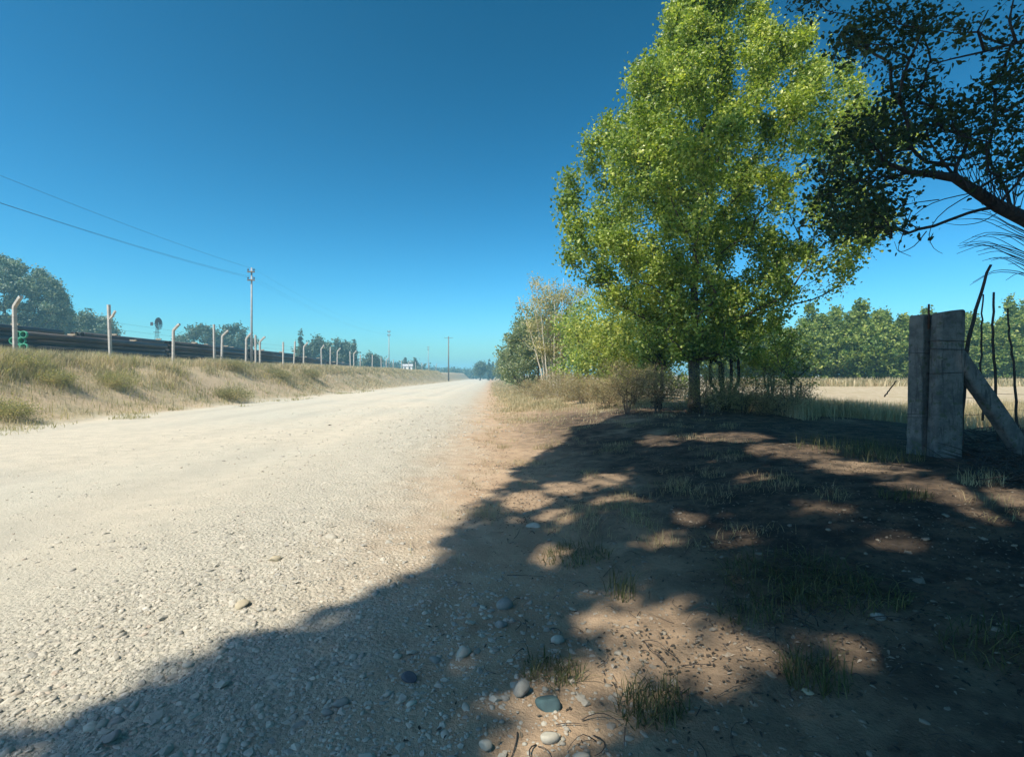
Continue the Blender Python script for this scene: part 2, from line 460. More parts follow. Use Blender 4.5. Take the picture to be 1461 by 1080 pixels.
# ------------------------------------------------------------------ ground and road sheets
def axis(segs):
    out = []
    for a, b, n in segs: out += list(np.linspace(a, b, n, endpoint=False))
    return np.array(out + [segs[-1][1]])


S_AX = np.concatenate([-np.geomspace(900, 26, 40), np.linspace(-25.5, -14.4, 45), np.linspace(-14.2, -5, 70), np.linspace(-4.9, 9, 230), np.linspace(9.15, 22, 60), np.geomspace(23, 900, 45)])
Y_AX = np.concatenate([-np.geomspace(120, 4.2, 25), np.linspace(-4, 1.4, 16), np.linspace(1.5, 12, 180), np.linspace(12.15, 30, 90), np.geomspace(30.5, 1300, 110)])
iR = int(np.argmin(np.abs(S_AX - S_RIGHT)))
iL = int(np.argmin(np.abs(S_AX + 14.2)))


def sheet(i0, i1):
    # warp the columns so that the road's left edge follows s_left()
    S, Y = np.meshgrid(S_AX[i0:i1 + 1], Y_AX, indexing='ij')
    adj = (s_left(Y) + 14.2) * np.clip(1 - (S + 14.2) / 12.0, 0, 1) * np.where(S < -14.2, np.clip(1 + (S + 14.2) / 40, 0, 1), 1)
    S2 = S + adj
    X = S2 - SKEW * Y
    Z = height(X, Y)
    V = np.stack([X, Y, Z], -1).reshape(-1, 3)
    ns, ny = S.shape
    idx = np.arange(ns * ny).reshape(ns, ny)
    Q = np.stack([idx[:-1, :-1], idx[1:, :-1], idx[1:, 1:], idx[:-1, 1:]], -1).reshape(-1, 4)
    return V, Q


def two(a, b):
    (V1, Q1), (V2, Q2) = a, b
    return np.concatenate([V1, V2]), np.concatenate([Q1, Q2 + len(V1)])


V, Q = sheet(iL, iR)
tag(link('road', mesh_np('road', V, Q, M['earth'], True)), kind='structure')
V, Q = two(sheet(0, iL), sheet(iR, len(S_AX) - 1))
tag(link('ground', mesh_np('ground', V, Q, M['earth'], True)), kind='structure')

# ------------------------------------------------------------------ pebbles
def ico(sub):
    bm = bmesh.new(); bmesh.ops.create_icosphere(bm, subdivisions=sub, radius=1.0)
    V = np.array([v.co[:] for v in bm.verts]); T = np.array([[v.index for v in f.verts] for f in bm.faces]); bm.free()
    return V, T


def lumpy(sub, seed):
    V, T = ico(sub); r = np.random.default_rng(seed)
    for k in range(5):
        d = r.normal(size=3); d /= np.linalg.norm(d)
        V = V + 0.30 * V * np.tanh(2.5 * (V @ d))[:, None] * r.uniform(-1, 1)
    for k in range(2):            # a flattened face or two
        d = r.normal(size=3); d /= np.linalg.norm(d); q = V @ d
        V = V - np.clip(q - 0.6, 0, 1)[:, None] * d
    return V, T


def pebble_cloud(X, Y, size, sub, sink=0.35):
    Vs, Ts, off = [], [], 0
    variant = RNG.integers(0, 6, len(X))
    Z = height(X, Y)
    for k in range(6):
        TV, TT = lumpy(sub, 100 + k)
        idx = np.where(variant == k)[0]; n = len(idx)
        if not n: continue
        sc = np.stack([size[idx] * RNG.uniform(0.8, 1.35, n), size[idx] * RNG.uniform(0.7, 1.0, n), size[idx] * RNG.uniform(0.25, 0.5, n)], 1)
        R = rot_rand(n, 3.0)
        V = np.einsum('nij,nkj->nki', R, TV[None] * sc[:, None, :])
        V += np.stack([X[idx], Y[idx], Z[idx] + sc[:, 2] * (1 - sink * 2) * 0.1], 1)[:, None, :]
        T = TT[None] + (np.arange(n) * len(TV))[:, None, None] + off
        Vs.append(V.reshape(-1, 3)); Ts.append(T.reshape(-1, 3)); off += n * len(TV)
    return np.concatenate(Vs), np.concatenate(Ts)


def peb_density(s, y):
    d = 1.0 * np.exp(-((s + 2.0) / 1.3) ** 2) + 0.22 * np.exp(-((s + 4.5) / 2.0) ** 2) + 0.30 * np.exp(-((s - 0.1) / 0.9) ** 2) + 0.03 * (s < 7)
    patch = np.clip(0.75 + 1.6 * fbm(s * 0.9, y * 0.6, 41, 3), 0.08, 1.6)
    near = np.where(y < 3.6, 1.0, 0.85)
    return d * patch * near


def scatter(n, s0, s1, y0, y1):
    s = RNG.uniform(s0, s1, n); y = y0 * (y1 / y0) ** RNG.uniform(0, 1, n)
    keep = RNG.uniform(0, 1, n) < peb_density(s, y)
    s, y = s[keep], y[keep]
    return s - SKEW * y, y


x1, y1 = scatter(90000, -5.5, 7, 1.6, 5.2)
sz = np.clip(RNG.lognormal(math.log(0.0082), 0.55, len(x1)), 0.004, 0.036)
Va, Ta = pebble_cloud(x1, y1, sz, 2 if False else 1)
x2, y2 = scatter(50000, -9, 3.5, 5.2, 26)
sz = np.clip(RNG.lognormal(math.log(0.0105), 0.5, len(x2)), 0.006, 0.036) * np.clip(y2 / 9, 0.8, 1.6)
Vb, Tb = pebble_cloud(x2, y2, sz, 0 if False else 1)
gme = mesh_np('gravel', np.concatenate([Va, Vb]), np.concatenate([Ta, Tb + len(Va)]), M['pebble'], True)
nf = len(gme.polygons) // 80 + 1
gme.polygons.foreach_set('use_smooth', np.repeat(RNG.uniform(0, 1, nf) < .45, 80)[:len(gme.polygons)])
tag(link('gravel', gme),
    'loose river gravel strewn along the road edge', 'gravel', kind='stuff')

# single stones one can pick out
STONES = [
    (662, 930, 12, 'white', 'white oval stone beside a small dark hollow in the shade', 0),
    (745, 985, 17, 'grey', 'tall pale grey stone leaning against the dark round stone', 1),
    (776, 1004, 18, 'teal', 'large dark blue-green round stone at the edge of a sun patch', 0),
    (716, 864, 12, 'grey', 'grey rounded cobble at the top of the shaded gravel', 0),
    (716, 891, 9, 'grey', 'roundish grey cobble just below another grey cobble', 0),
    (798, 910, 9, 'white', 'small pale flat stone alone on bare soil by the sun patch', 0),
    (765, 748, 8, 'white', 'round pale stone beside a small sunlit spot', 0),
    (490, 1002, 11, 'grey', 'pale grey stone with a smaller stone against its left', 0),
    (466, 1017, 8, 'grey', 'small pointed grey stone beside the pale grey stone', 0),
    (782, 1052, 13, 'white', 'pale stone lit in the sun patch at the bottom edge', 0),
    (694, 1066, 9, 'white', 'pale egg-shaped stone left of the bright sunlit one', 0),
    (721, 997, 7, 'grey', 'small grey stone left of the tall leaning stone', 0),
    (623, 943, 8, 'grey', 'flat grey pebble left of the white oval stone', 0),
    (588, 966, 10, 'dark', 'dark slate-coloured stone in the shaded gravel', 0),
    (393, 797, 8, 'tan', 'yellowish pale stone in the sunlit gravel', 0),
    (469, 764, 7, 'white', 'bright white stone standing up in the sunlit gravel ridge', 0),
    (345, 860, 12, 'tan', 'long tan stone half sunk in the sunlit gravel', 0),
    (160, 1052, 13, 'grey', 'broad flat grey stone in the shadow at the road edge', 0),
    (1255, 882, 9, 'grey', 'grey angular stone among the dark leaf litter', 0),
    (1150, 985, 8, 'tan', 'flat tan stone at the right end of the sun patch', 0),
]
SC_ = {'white': ((0.42, 0.39, 0.31), (0.33, 0.30, 0.24)), 'grey': ((0.27, 0.26, 0.22), (0.2, 0.19, 0.165)), 'teal': ((0.06, 0.11, 0.11), (0.05, 0.085, 0.09)),
       'dark': ((0.09, 0.10, 0.11), (0.07, 0.075, 0.085)), 'tan': ((0.42, 0.36, 0.24), (0.34, 0.29, 0.2))}
for k, c in SC_.items(): M['stone_' + k] = rough_mat(k + '_stone', c[0], c[1], 18, 0.35, 0.8, bdist=0.006)


def ground_at(u, v):
    """point of the terrain under a pixel of the photograph"""
    y = 0.8
    while y < 300:
        p = at(u, v, y)
        if p[2] <= hz(p[0], y): return p[0], y
        y *= 1.004
    return p[0], y


for k, (u, v, r, c, lab, up) in enumerate(STONES):
    x, y = ground_at(u, v + r * 0.3)
    rw = r / F * y * .98
    TV, TT = lumpy(3, 300 + k)
    scl = np.array([rw * 1.1, rw * 0.85, rw * 0.62]) if not up else np.array([rw * 0.75, rw * 0.6, rw * 1.15])
    a = RNG.uniform(-0.6, 0.6)
    Rz = np.array([[math.cos(a), -math.sin(a), 0], [math.sin(a), math.cos(a), 0], [0, 0, 1]])
    if up: Rz = Rz @ np.array([[1, 0, 0], [0, .9, .43], [0, -.43, .9]])
    o = link('stone', mesh_np('stone', (TV * scl) @ Rz.T, TT, M['stone_' + c], True), loc=(x, y, hz(x, y) + scl[2] * 0.42))
    tag(o, lab, 'stone', 'larger stones in the gravel')

# ------------------------------------------------------------------ trees
def grow(base, trunk, attract, seg=0.35, kpath=0.35, rise=0.35, wob=0.06, droop=0.0):
    """returns chains (list of point arrays with the parent node index) over a shared node list"""
    P = [np.array(p, float) for p in trunk]; par = [-1] + list(range(len(trunk) - 1))
    plen = [0.0]
    for i in range(1, len(P)): plen.append(plen[-1] + np.linalg.norm(P[i] - P[i - 1]))
    chains = [list(range(len(P)))]
    order = np.argsort(np.linalg.norm(attract - trunk[0], axis=1))
    for i in order:
        a = attract[i]
        N = np.array(P); d = a - N; dist = np.linalg.norm(d, axis=1)
        flat = np.linalg.norm(d[:, :2], axis=1)
        cost = dist + kpath * np.array(plen) + 3.0 * np.clip(rise * flat - d[:, 2], 0, None)
        if len(trunk) > 3: cost[:2] += 0.6
        j = int(np.argmin(cost)); L = dist[j]; n = max(2, int(L / seg) + 1)
        n0 = P[j]; dirn = (P[j] - P[par[j]]) if par[j] >= 0 else np.array([0, 0, 1.0])
        dirn = dirn / max(np.linalg.norm(dirn), 1e-6)
        c1 = n0 + (0.35 * dirn + 0.65 * (a - n0) / max(L, 1e-6)) * L * 0.4
        c2 = a - np.array([0, 0, 1.0]) * L * 0.22 * (1 - 2 * droop) - (a - n0) * 0.22
        ch = [j]; prev = j
        for k in range(1, n + 1):
            t = k / n
            p = (1 - t) ** 3 * n0 + 3 * (1 - t) ** 2 * t * c1 + 3 * (1 - t) * t * t * c2 + t ** 3 * a
            if k < n: p = p + RNG.normal(0, wob * min(1, L * .3), 3)
            P.append(p); par.append(prev); plen.append(plen[-1] if False else plen[prev] + L / n)
            prev = len(P) - 1; ch.append(prev)
        chains.append(ch)
    return np.array(P), par, chains


def radii(P, par, chains, r_base, r_tip=0.005):
    cnt = np.zeros(len(P))
    for ch in chains: cnt[ch[-1]] += 1
    for i in range(len(P) - 1, 0, -1):
        cnt[par[i]] += cnt[i]
    tot = max(cnt[0], 2)
    e = math.log(r_base / r_tip) / math.log(tot)
    return r_tip * np.power(np.maximum(cnt, 1), e)


def wood_mesh(name, P, R, chains, mat, flare=1.35, thin=0.0):
    mb = MB()
    for ci, ch in enumerate(chains):
        pts = P[ch]; rr = R[ch].copy()
        if ci == 0:
            rr[0] *= flare; n = 10
        else:
            rr[0] = min(rr[0], rr[1] * 1.25)
            n = 7 if rr[1] > 0.04 else (5 if rr[1] > 0.015 else 3)
        if rr.max() < thin: continue
        rr[-1] *= 0.5
        mb.tube(pts, rr, n, cap=(ci == 0))
    return mesh_np(name, np.concatenate(mb.V), np.concatenate(mb.T), mat, True)


def leaf_points(P, chains, per, sigma, frac=0.6, skip=1, flat=0.8):
    out = []
    for ch in chains[skip:]:
        pts = P[ch]; n = int(per * RNG.uniform(0.6, 1.4))
        t = (1 - frac * RNG.power(1.0, n)[::-1] * RNG.uniform(0, 1, n)) * (len(pts) - 1)
        i = np.clip(t.astype(int), 0, len(pts) - 2); f = (t - i)[:, None]
        q = pts[i] * (1 - f) + pts[i + 1] * f
        out.append(q + RNG.normal(0, 1, (n, 3)) * np.array([sigma, sigma, sigma * flat]))
    return np.concatenate(out)


def make_tree(name, label, cat, base, attract, trunk, r_base, per, sigma, lsize, leafm, barkm, group=None, shape='leaf', kpath=0.35,
              rise=0.35, frac=0.6, up=0.3, r_tip=0.005, seg=0.35, flare=1.35, thin=0.0, droop=0.0, squash=1.0, crown='crown', wob=.06, loc=None):
    """attract and trunk are local to base"""
    root = thing(name, label, cat, loc if loc is not None else base, group)
    P, par, chains = grow(base, np.array(trunk, float), attract, seg, kpath, rise, wob, droop)
    R = radii(P, par, chains, r_base, r_tip)
    link('trunk', wood_mesh('trunk', P, R, chains, barkm, flare, thin), root)
    L = leaf_points(P, chains, per, sigma, frac)
    link(crown, leaves_mesh(crown, L, lsize, leafm, shape, up, squash), root)
    return root


def ell(n, c, r, inner=0.35, lump=0.25, seed=0, low=-1.0):
    """n points in a lumpy ellipsoid shell; z of unit sphere above low"""
    d = RNG.normal(size=(n * 3, 3)); d /= np.linalg.norm(d, axis=1, keepdims=True)
    d = d[d[:, 2] > low][:n]
    rr = (inner + (1 - inner) * RNG.uniform(0, 1, len(d)) ** 0.6)
    rr *= 1 + lump * 2 * vnoise(np.arctan2(d[:, 1], d[:, 0]) * 1.6 + 9, d[:, 2] * 2.5 + 5, seed)
    return np.array(c) + d * rr[:, None] * np.array(r)


# ---- the big poplar
TB = at(990, 575, 16.0); TB[2] = hz(TB[0], TB[1])
prof_v = [-40, 0, 60, 100, 150, 200, 250, 300, 350, 400, 440, 475, 505]
prof_l = [985, 962, 945, 912, 876, 848, 818, 806, 824, 872, 902, 930, 950]
prof_r = [1012, 1082, 1112, 1165, 1222, 1248, 1262, 1258, 1232, 1180, 1132, 1080, 1035]


def poplar_attract(n):
    out = []
    cum = np.cumsum([(r - l) for l, r in zip(prof_l, prof_r)], dtype=float); cum /= cum[-1]
    while len(out) < n:
        v = np.interp(RNG.uniform(), np.concatenate([[0], cum]), np.concatenate([[-50], prof_v]))
        l = np.interp(v, prof_v, prof_l); r = np.interp(v, prof_v, prof_r)
        z = CAMZ - (v - VH) / F * 16 - TB[2]
        th = RNG.uniform(0, 2 * np.pi); c, s = math.cos(th), math.sin(th)
        ax = 0.99 * ((r - 990) if c > 0 else (990 - l)) / F * 16
        ay = 0.5 * (r - l) / F * 16 * 0.9
        lob = 1.03 + 0.17 * math.sin(3 * th + v * 0.045) + 0.14 * math.sin(5 * th - v * 0.075)
        k = RNG.uniform(0.04, 1) ** 0.6 * min(lob, 1.05)
        out.append([ax * k * c, ay * k * s * min(lob, 1), z])
    return np.array(out)


spikes = []
for (u, v) in [(846, 195), (868, 170), (915, 100), (958, 40), (985, 0), (1040, -5), (1072, 8), (1130, 66), (1095, 70), (1160, 90), (1205, 100), (816, 262), (808, 285), (826, 325), (812, 345), (852, 372),
               (1225, 120), (1250, 290), (1235, 330), (1205, 372), (880, 405), (868, 330)]:
    p = at(u, v, 16.0 + RNG.uniform(-1.2, 1.2)) - TB
    for k in range(3): spikes.append(p - np.array([0, 0, 0.28 * k]) + RNG.normal(0, .08, 3))
att = np.vstack([poplar_attract(640), np.array(spikes)])
tr = [(0, 0, -0.15), (0.02, 0, 0.6), (0.0, 0, 1.5), (0.04, 0.03, 2.6), (0.02, 0.05, 4.0), (0.12, 0.0, 5.6), (0.2, -0.05, 7.2), (0.3, 0, 8.8), (0.38, 0, 10.4), (0.48, 0, 11.8)]
make_tree('poplar_tree', 'tall bushy poplar with bright yellow-green leaves on the bank by the road', 'tree', TB, att, tr, 0.17, 250, 0.18, 0.092, M['leaf_main'], M['bark'],
          kpath=0.25, rise=0.55, frac=0.8, up=0.45, seg=0.4)

# ---- shrubs and suckers at its foot
def shrub(name, label, u, v, y, rx, rz, n, per, lsize, leafm, barkm, group=None, stems=4, sigma=0.12, shape='leaf', lift=0.35, sq=1.0, ry=None, base_v=None, inner=.3, cat='shrub', spread=.15, rb=.03):
    x = (u - U0) / F * y; zb = hz(x, y)
    top = CAMZ - (v - VH) / F * y - zb
    c = np.array([0, 0, max(top - rz, rz * lift)])
    A = ell(n, c, (rx, ry or rx, rz), inner, 0.3, int(u), -0.9)
    A[:, 2] = np.clip(A[:, 2], 0.06, None)
    root = thing(name, label, cat, (x, y, zb), group)
    mb = MB(); Ls = []
    part = RNG.integers(0, stems, n)
    for k in range(stems):
        a = 2 * np.pi * k / stems + RNG.uniform(0, 1); d = np.array([math.cos(a), math.sin(a), 0])
        sub = A[part == k]
        if len(sub) == 0: continue
        m = sub.mean(0)
        tr_ = np.array([[0, 0, -0.1] + d * 0.05, d * spread * .6 + [0, 0, 0.15 * top], m * 0.35 + d * spread, m * 0.55 + d * spread])
        P, par, ch = grow(None, tr_, sub, 0.25, 0.3, 0.3, 0.05)
        R = radii(P, par, ch, rb, 0.004)
        for ci, cc in enumerate(ch): mb.tube(P[cc], R[cc], 5 if ci == 0 else 3, cap=False)
        Ls.append(leaf_points(P, ch, per, sigma, 0.8))
    mb.build('trunk', barkm, root)
    link('crown', leaves_mesh('crown', np.concatenate(Ls), lsize, leafm, shape, 0.2, sq), root)
    return root


shrub('sucker_shrub', 'dark multi-stemmed shrub forking beside the poplar trunk', 1035, 415, 16.6, 1.5, 1.3, 70, 75, 0.085, M['leaf_main'], M['bark_dark'], stems=5, spread=.45, rb=.05, lift=.9)
shrub('sucker_shrub', 'leafy shrub with thin dark stems left of the poplar trunk', 940, 425, 17.2, 1.25, 1.3, 60, 75, 0.085, M['leaf_main'], M['bark_dark'], stems=4, spread=.2, rb=.05, lift=.9)
shrub('leafy_shrub', 'yellow-green lit shrub right of the poplar trunk', 1100, 440, 17.6, 1.1, 1.2, 60, 70, 0.08, M['leaf_yellow'], M['bark'], stems=4, rb=.035)
shrub('leafy_shrub', 'thin open shrub with dark twigs standing before the pale field', 1135, 470, 15.0, 0.8, 0.95, 50, 26, 0.055, M['leaf_mid'], M['bark_dark'], stems=4, rb=.022, sigma=.1)
shrub('leafy_shrub', 'bushy yellow shrub left of the poplar under its lowest boughs', 905, 440, 19.5, 1.6, 1.4, 90, 80, 0.09, M['leaf_yellow'], M['bark'], stems=5)
for (u, v, y, rx, lab) in [(895, 514, 15.6, 0.8, 'tan dry bush at the top of the dirt bank left of the poplar'), (938, 519, 15.2, 0.8, 'olive dry bush directly left of the poplar foot'),
                           (1000, 524, 14.8, 1.0, 'shaded dry bush right in front of the poplar trunk'), (1062, 524, 14.8, 0.95, 'shaded dry bush below the forking shrub'),
                           (1118, 532, 14.2, 0.8, 'dark low bush at the right end of the dry bushes'), (866, 535, 18.5, 0.7, 'pale straw bush left of the dirt bank bushes')]:
    shrub('dry_bush', lab, u, v, y, rx * 1.15, 0.62, 120, 62, 0.05, M['leaf_dry'] if 'shaded' not in lab else M['leaf_olive'], M['bark'], 'dry bushes along the bank', stems=6, sigma=0.13, sq=0.35, rb=.014)
for (u, v, y, rx, lab) in [(800, 530, 25, 1.3, 'pile of pale dry brush below the bare white stems'), (830, 535, 22, 1.0, 'straw-coloured brush right of the pale brush pile'), (765, 540, 30, 1.3, 'low grey brush at the road edge under the grey-green tree')]:
    shrub('dry_bush', lab, u, v, y, rx, 0.6, 120, 60, 0.075, M['leaf_dry'], M['bark_pale'], 'dry bushes along the bank', stems=6, sigma=0.16, sq=0.3, rb=.018)

# ---- row of trees down the right-hand side of the road
def row_tree(name, label, u, v, y, rx, barkm, leafm, n, per, lsize, rz=None, low=-0.8, tall=None, rb=.14, shape='leaf', sigma=.3, stems=1, zc=None):
    x = (u - U0) / F * y; zb = hz(x, y); top = CAMZ - (v - VH) / F * y - zb
    rz = rz or top * 0.52
    c = (0, 0, top - rz)
    A = ell(n, c, (rx, rx, rz), 0.25, 0.32, int(u * 3), low); A[:, 2] = np.clip(A[:, 2], .25, None)
    tr_ = [(0, 0, -0.2), (0.03, 0, top * .1), (0, .03, top * .25), (.05, 0, top * .42), (0, 0, top * .6), (.04, 0, top * .8)]
    return make_tree(name, label, 'tree', (x, y, zb), A, tr_, rb, per, sigma, lsize, leafm, barkm, 'trees along the right of the road', shape=shape, kpath=.3, rise=.4, frac=.8, seg=.5, r_tip=.008)


row_tree('roadside_tree', 'bright yellow-green roadside tree just left of the tall poplar', 880, 412, 24, 2.4, M['bark'], M['leaf_yellow'], 150, 95, 0.12, rb=.12)
row_tree('roadside_tree', 'mid green roadside tree right of the bare white stems', 838, 422, 30, 2.0, M['bark'], M['leaf_main'], 110, 85, 0.13, rb=.12)
row_tree('roadside_tree', 'grey-green rounded roadside tree left of the bare white stems', 768, 426, 41, 3.0, M['bark'], M['leaf_grey'], 140, 95, 0.17, rb=.14)
row_tree('roadside_tree', 'darker grey-green roadside tree with a low outline over the road', 748, 458, 52, 2.3, M['bark'], M['leaf_grey'], 100, 80, 0.2)
row_tree('roadside_tree', 'small far roadside tree at the left end of the row', 733, 490, 68, 2.3, M['bark'], M['leaf_grey'], 70, 70, 0.24)
row_tree('roadside_tree', 'low green bushy tree behind the bright yellow-green one', 915, 440, 33, 3.0, M['bark'], M['leaf_main'], 120, 80, 0.14)

# the pale tree with many bare white stems
xw = (792 - U0) / F * 34; zw = hz(xw, 34); topw = CAMZ - (390 - VH) / F * 34 - zw
root = thing('bare_stem_tree', 'pale tree with a fan of straight bare white stems and thin washed-out crown', 'tree', (xw, 34, zw), 'trees along the right of the road')
mb = MB(); LP = []
for k in range(17):
    f = (k - 8) / 8.0; y0 = RNG.uniform(-.3, .3); bx = f * .75 + RNG.normal(0, .05); tx = f * 2.0 + RNG.normal(0, .2); hh = topw * RNG.uniform(.8, .97)
    t = np.linspace(0, 1, 12)[:, None]
    pts = np.concatenate([bx + (tx - bx) * t ** 1.4, y0 + RNG.normal(0, .5) * t, -.1 + hh * t], 1) + RNG.normal(0, .02, (12, 3))
    mb.tube(pts, np.linspace(.065, .012, 12), 6)
    for q in range(9):
        tt = RNG.uniform(.35, 1); i = int(tt * 10.9); p0 = pts[i]; d = np.array([RNG.normal(0, .5), RNG.normal(0, .5), RNG.uniform(.5, 1.1)]) * RNG.uniform(.4, 1.0)
        br = np.array([p0, p0 + d * .5 + RNG.normal(0, .05, 3), p0 + d]); mb.tube(br, [.014, .01, .005], 4, False)
        n = 85; w = RNG.uniform(0.3, 1, n)[:, None]; LP.append(p0 + d * w + RNG.normal(0, .2, (n, 3)))
mb.build('trunk', M['bark_pale'], root)
link('crown', leaves_mesh('crown', np.concatenate(LP), .1, M['leaf_pale'], 'leaf', .2), root)

# ---- plantation of young poplars across the field
protos = []
for k in range(5):
    hh = 8.3 + RNG.uniform(-.4, .4)
    A = ell(130, (0, 0, hh * .51), (2.0, 2.0, hh * .49), 0.1, .4, k + 60)
    A[:, :2] *= (1.25 - 0.95 * sst(.35, 1.0, A[:, 2] / hh))[:, None]
    protos.append(make_tree('sapling_tree', 'x', 'tree', (0, 0, 0), A, [(0, 0, -.2), (0, .03, 1), (.03, 0, 2.5), (0, 0, 4.2), (.03, 0, 6), (0, 0, hh * .93)], .09, 62, .26, .27,
                            M['leaf_mid'], M['bark'], 'young poplars across the field', rise=.6, kpath=.2, frac=.8, seg=.6, r_tip=.01, thin=.014))
ranks = [(58, 23.5, 78, 2.0), (61, 24, 78, 2.4), (66, 28, 78, 3.4)]
cnt = 0; used = [False] * 5
place_words = ['first', 'second', 'third', 'fourth', 'fifth', 'sixth', 'seventh', 'eighth', 'ninth', 'tenth', 'eleventh', 'twelfth', 'thirteenth', 'fourteenth', 'fifteenth', 'sixteenth', 'seventeenth', 'eighteenth', 'nineteenth', 'twentieth', 'twenty-first', 'twenty-second', 'twenty-third', 'twenty-fourth', 'twenty-fifth', 'twenty-sixth', 'twenty-seventh', 'twenty-eighth']
rank_words = ['front', 'middle', 'back']
for ri, (yy, xa, xb, dx) in enumerate(ranks):
    x = xa; i = 0
    while x < xb - 0.01 and i < 28:
        xx = x + RNG.uniform(-.5, .5); y_ = yy + RNG.uniform(-1, 1); k = int(RNG.integers(0, 5))
        lab = 'young poplar, %s from the left in the %s rank across the field' % (place_words[i], rank_words[ri])
        s_ = RNG.uniform(.78, 1.12) * (1 + .03 * ri) * (1.0 + 0.12 * math.sin(xx * .35))
        loc = (xx, y_, hz(xx, y_)); rz_ = RNG.uniform(0, 6.28)
        if not used[k]:
            used[k] = True; o = protos[k]; o.location = loc; o.rotation_euler = (0, 0, rz_); o['label'] = lab; o.scale = (s_, s_, s_)
        else:
            dup(protos[k], loc, rz_, lab, (s_, s_, s_ * RNG.uniform(.92, 1.08)))
        x += dx * RNG.uniform(.85, 1.15); i += 1; cnt += 1

# ---- near tree overhanging from the right
NB = np.array([9.6, 7.2, 0]); NB[2] = hz(NB[0], NB[1])
limb_px = [(1461, 312, 7.6), (1425, 295, 7.5), (1390, 272, 7.4), (1362, 254, 7.4), (1330, 249, 7.3), (1298, 246, 7.2), (1262, 232, 7.1)]
limb = [NB + [0, 0, -.2], NB + [-.02, .02, .9], NB + [-.25, .1, 1.9], NB + [-.9, .2, 2.7]] + [at(*p) for p in limb_px]
limb = np.array(limb) - NB
leafy = []
for (u, v, ru, rv, n) in [(1210, 248, 48, 80, 30), (1255, 290, 40, 45, 22), (1250, 205, 50, 50, 22), (1310, 160, 60, 40, 24), (1390, 130, 60, 40, 13), (1440, 205, 40, 60, 20), (1330, 230, 40, 30, 6), (1250, 40, 60, 28, 20), (1310, 25, 50, 30, 10), (1410, 40, 60, 40, 5), (1300, 105, 40, 30, 8), (1450, 100, 25, 40, 7), (1395, 180, 45, 30, 9), (1215, 60, 30, 18, 6), (1190, 320, 30, 25, 8), (1480, 30, 50, 80, 8), (1500, 160, 50, 90, 10), (1150, 5, 25, 8, 3)]:
    for k in range(n):
        a = RNG.uniform(0, 6.28); q = math.sqrt(RNG.uniform())
        leafy.append(at(u + ru * q * math.cos(a), v + rv * q * math.sin(a), RNG.uniform(6.8, 8.8)) - NB)
leafy = np.array(leafy + [np.array([RNG.uniform(1.5, 6.5), RNG.uniform(-7, 4), RNG.uniform(2.2, 9)]) for k in range(110)])  # extra unseen crown added beyond the right edge to block sky light
root = thing('overhanging_tree', 'dark shaded tree reaching in from the right with a thick bent limb overhead', 'tree', NB)
P, par, ch = grow(None, limb, leafy, .22, .18, -.3, .045)
R = np.minimum(radii(P, par, ch, .20, .0035), .024)
R[:len(limb)] = np.maximum(R[:len(limb)], np.linspace(.15, .025, len(limb)))
mb = MB()
for ci, cc in enumerate(ch):
    rr = R[cc].copy()
    if ci: rr[0] = min(rr[0], rr[1] * 1.3)
    mb.tube(P[cc], rr, 12 if ci == 0 else (6 if rr[1] > .012 else 4), cap=(ci == 0))
# second thin bough high up and the bare drooping twigs
for pl in [[(1500, 40, 7.4), (1450, 62, 7.3), (1405, 74, 7.2), (1360, 84, 7.2), (1330, 92, 7.1)], [(1450, 62, 7.3), (1440, 30, 7.3), (1448, -10, 7.3)], [(1405, 74, 7.2), (1395, 45, 7.1), (1410, 15, 7.1)], [(1362, 252, 7.4), (1343, 228, 7.4), (1325, 200, 7.4), (1318, 170, 7.4)]]:
    q = np.array([at(*p) for p in pl]) - NB; mb.tube(q, np.linspace(.022, .007, len(q)), 6)
dead = [[(1390, 275), (1340, 285), (1310, 300), (1290, 325), (1275, 335)], [(1390, 275), (1345, 300), (1322, 330), (1330, 355), (1345, 362)], [(1322, 330), (1305, 352), (1282, 362), (1276, 345)],
        [(1430, 300), (1400, 318), (1370, 322), (1345, 318)], [(1300, 302), (1286, 340), (1280, 358), (1300, 366)], [(1340, 285), (1300, 290), (1270, 300), (1250, 318)]]
for k in range(26):
    v0 = RNG.uniform(325, 400); sl_ = RNG.uniform(-.32, .1) - .05; l_ = RNG.uniform(50, 130)
    dead.append([(1490, v0 + 16), (1490 - l_ * .35, v0), (1490 - l_ * .7, v0 + l_ * sl_ * .5 - 4), (1490 - l_, v0 + l_ * (sl_ + .12))])
for k in range(34):
    u0 = RNG.uniform(1380, 1455); v0 = np.interp(u0, [1380, 1460], [270, 308]); a = RNG.uniform(1.2, 2.4)
    l_ = RNG.uniform(40, 110); dead.append([(u0, v0), (u0 + math.cos(a) * l_ * .4, v0 - l_ * .4), (u0 + math.cos(a) * l_ * .7 + 5, v0 - l_ * .75), (u0 + math.cos(a) * l_, v0 - l_)])
for pl in dead:
    y0 = RNG.uniform(6.9, 7.7); q = np.array([at(u, v, y0 + .05 * i) for i, (u, v) in enumerate(pl)])
    t = np.linspace(0, len(q) - 1, 10); q2 = np.stack([np.interp(t, range(len(q)), q[:, c]) for c in range(3)], 1)
    q2[1:-1] = (q2[:-2] + 2 * q2[1:-1] + q2[2:]) / 4
    mb.tube(q2 - NB, np.linspace(.0075, .0028, 10), 4)
mb.build('trunk', M['bark_dark'], root)
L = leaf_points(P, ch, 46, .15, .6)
link('crown', leaves_mesh('crown', L, .072, M['leaf_shade'], 'leaf', .3, .9), root)

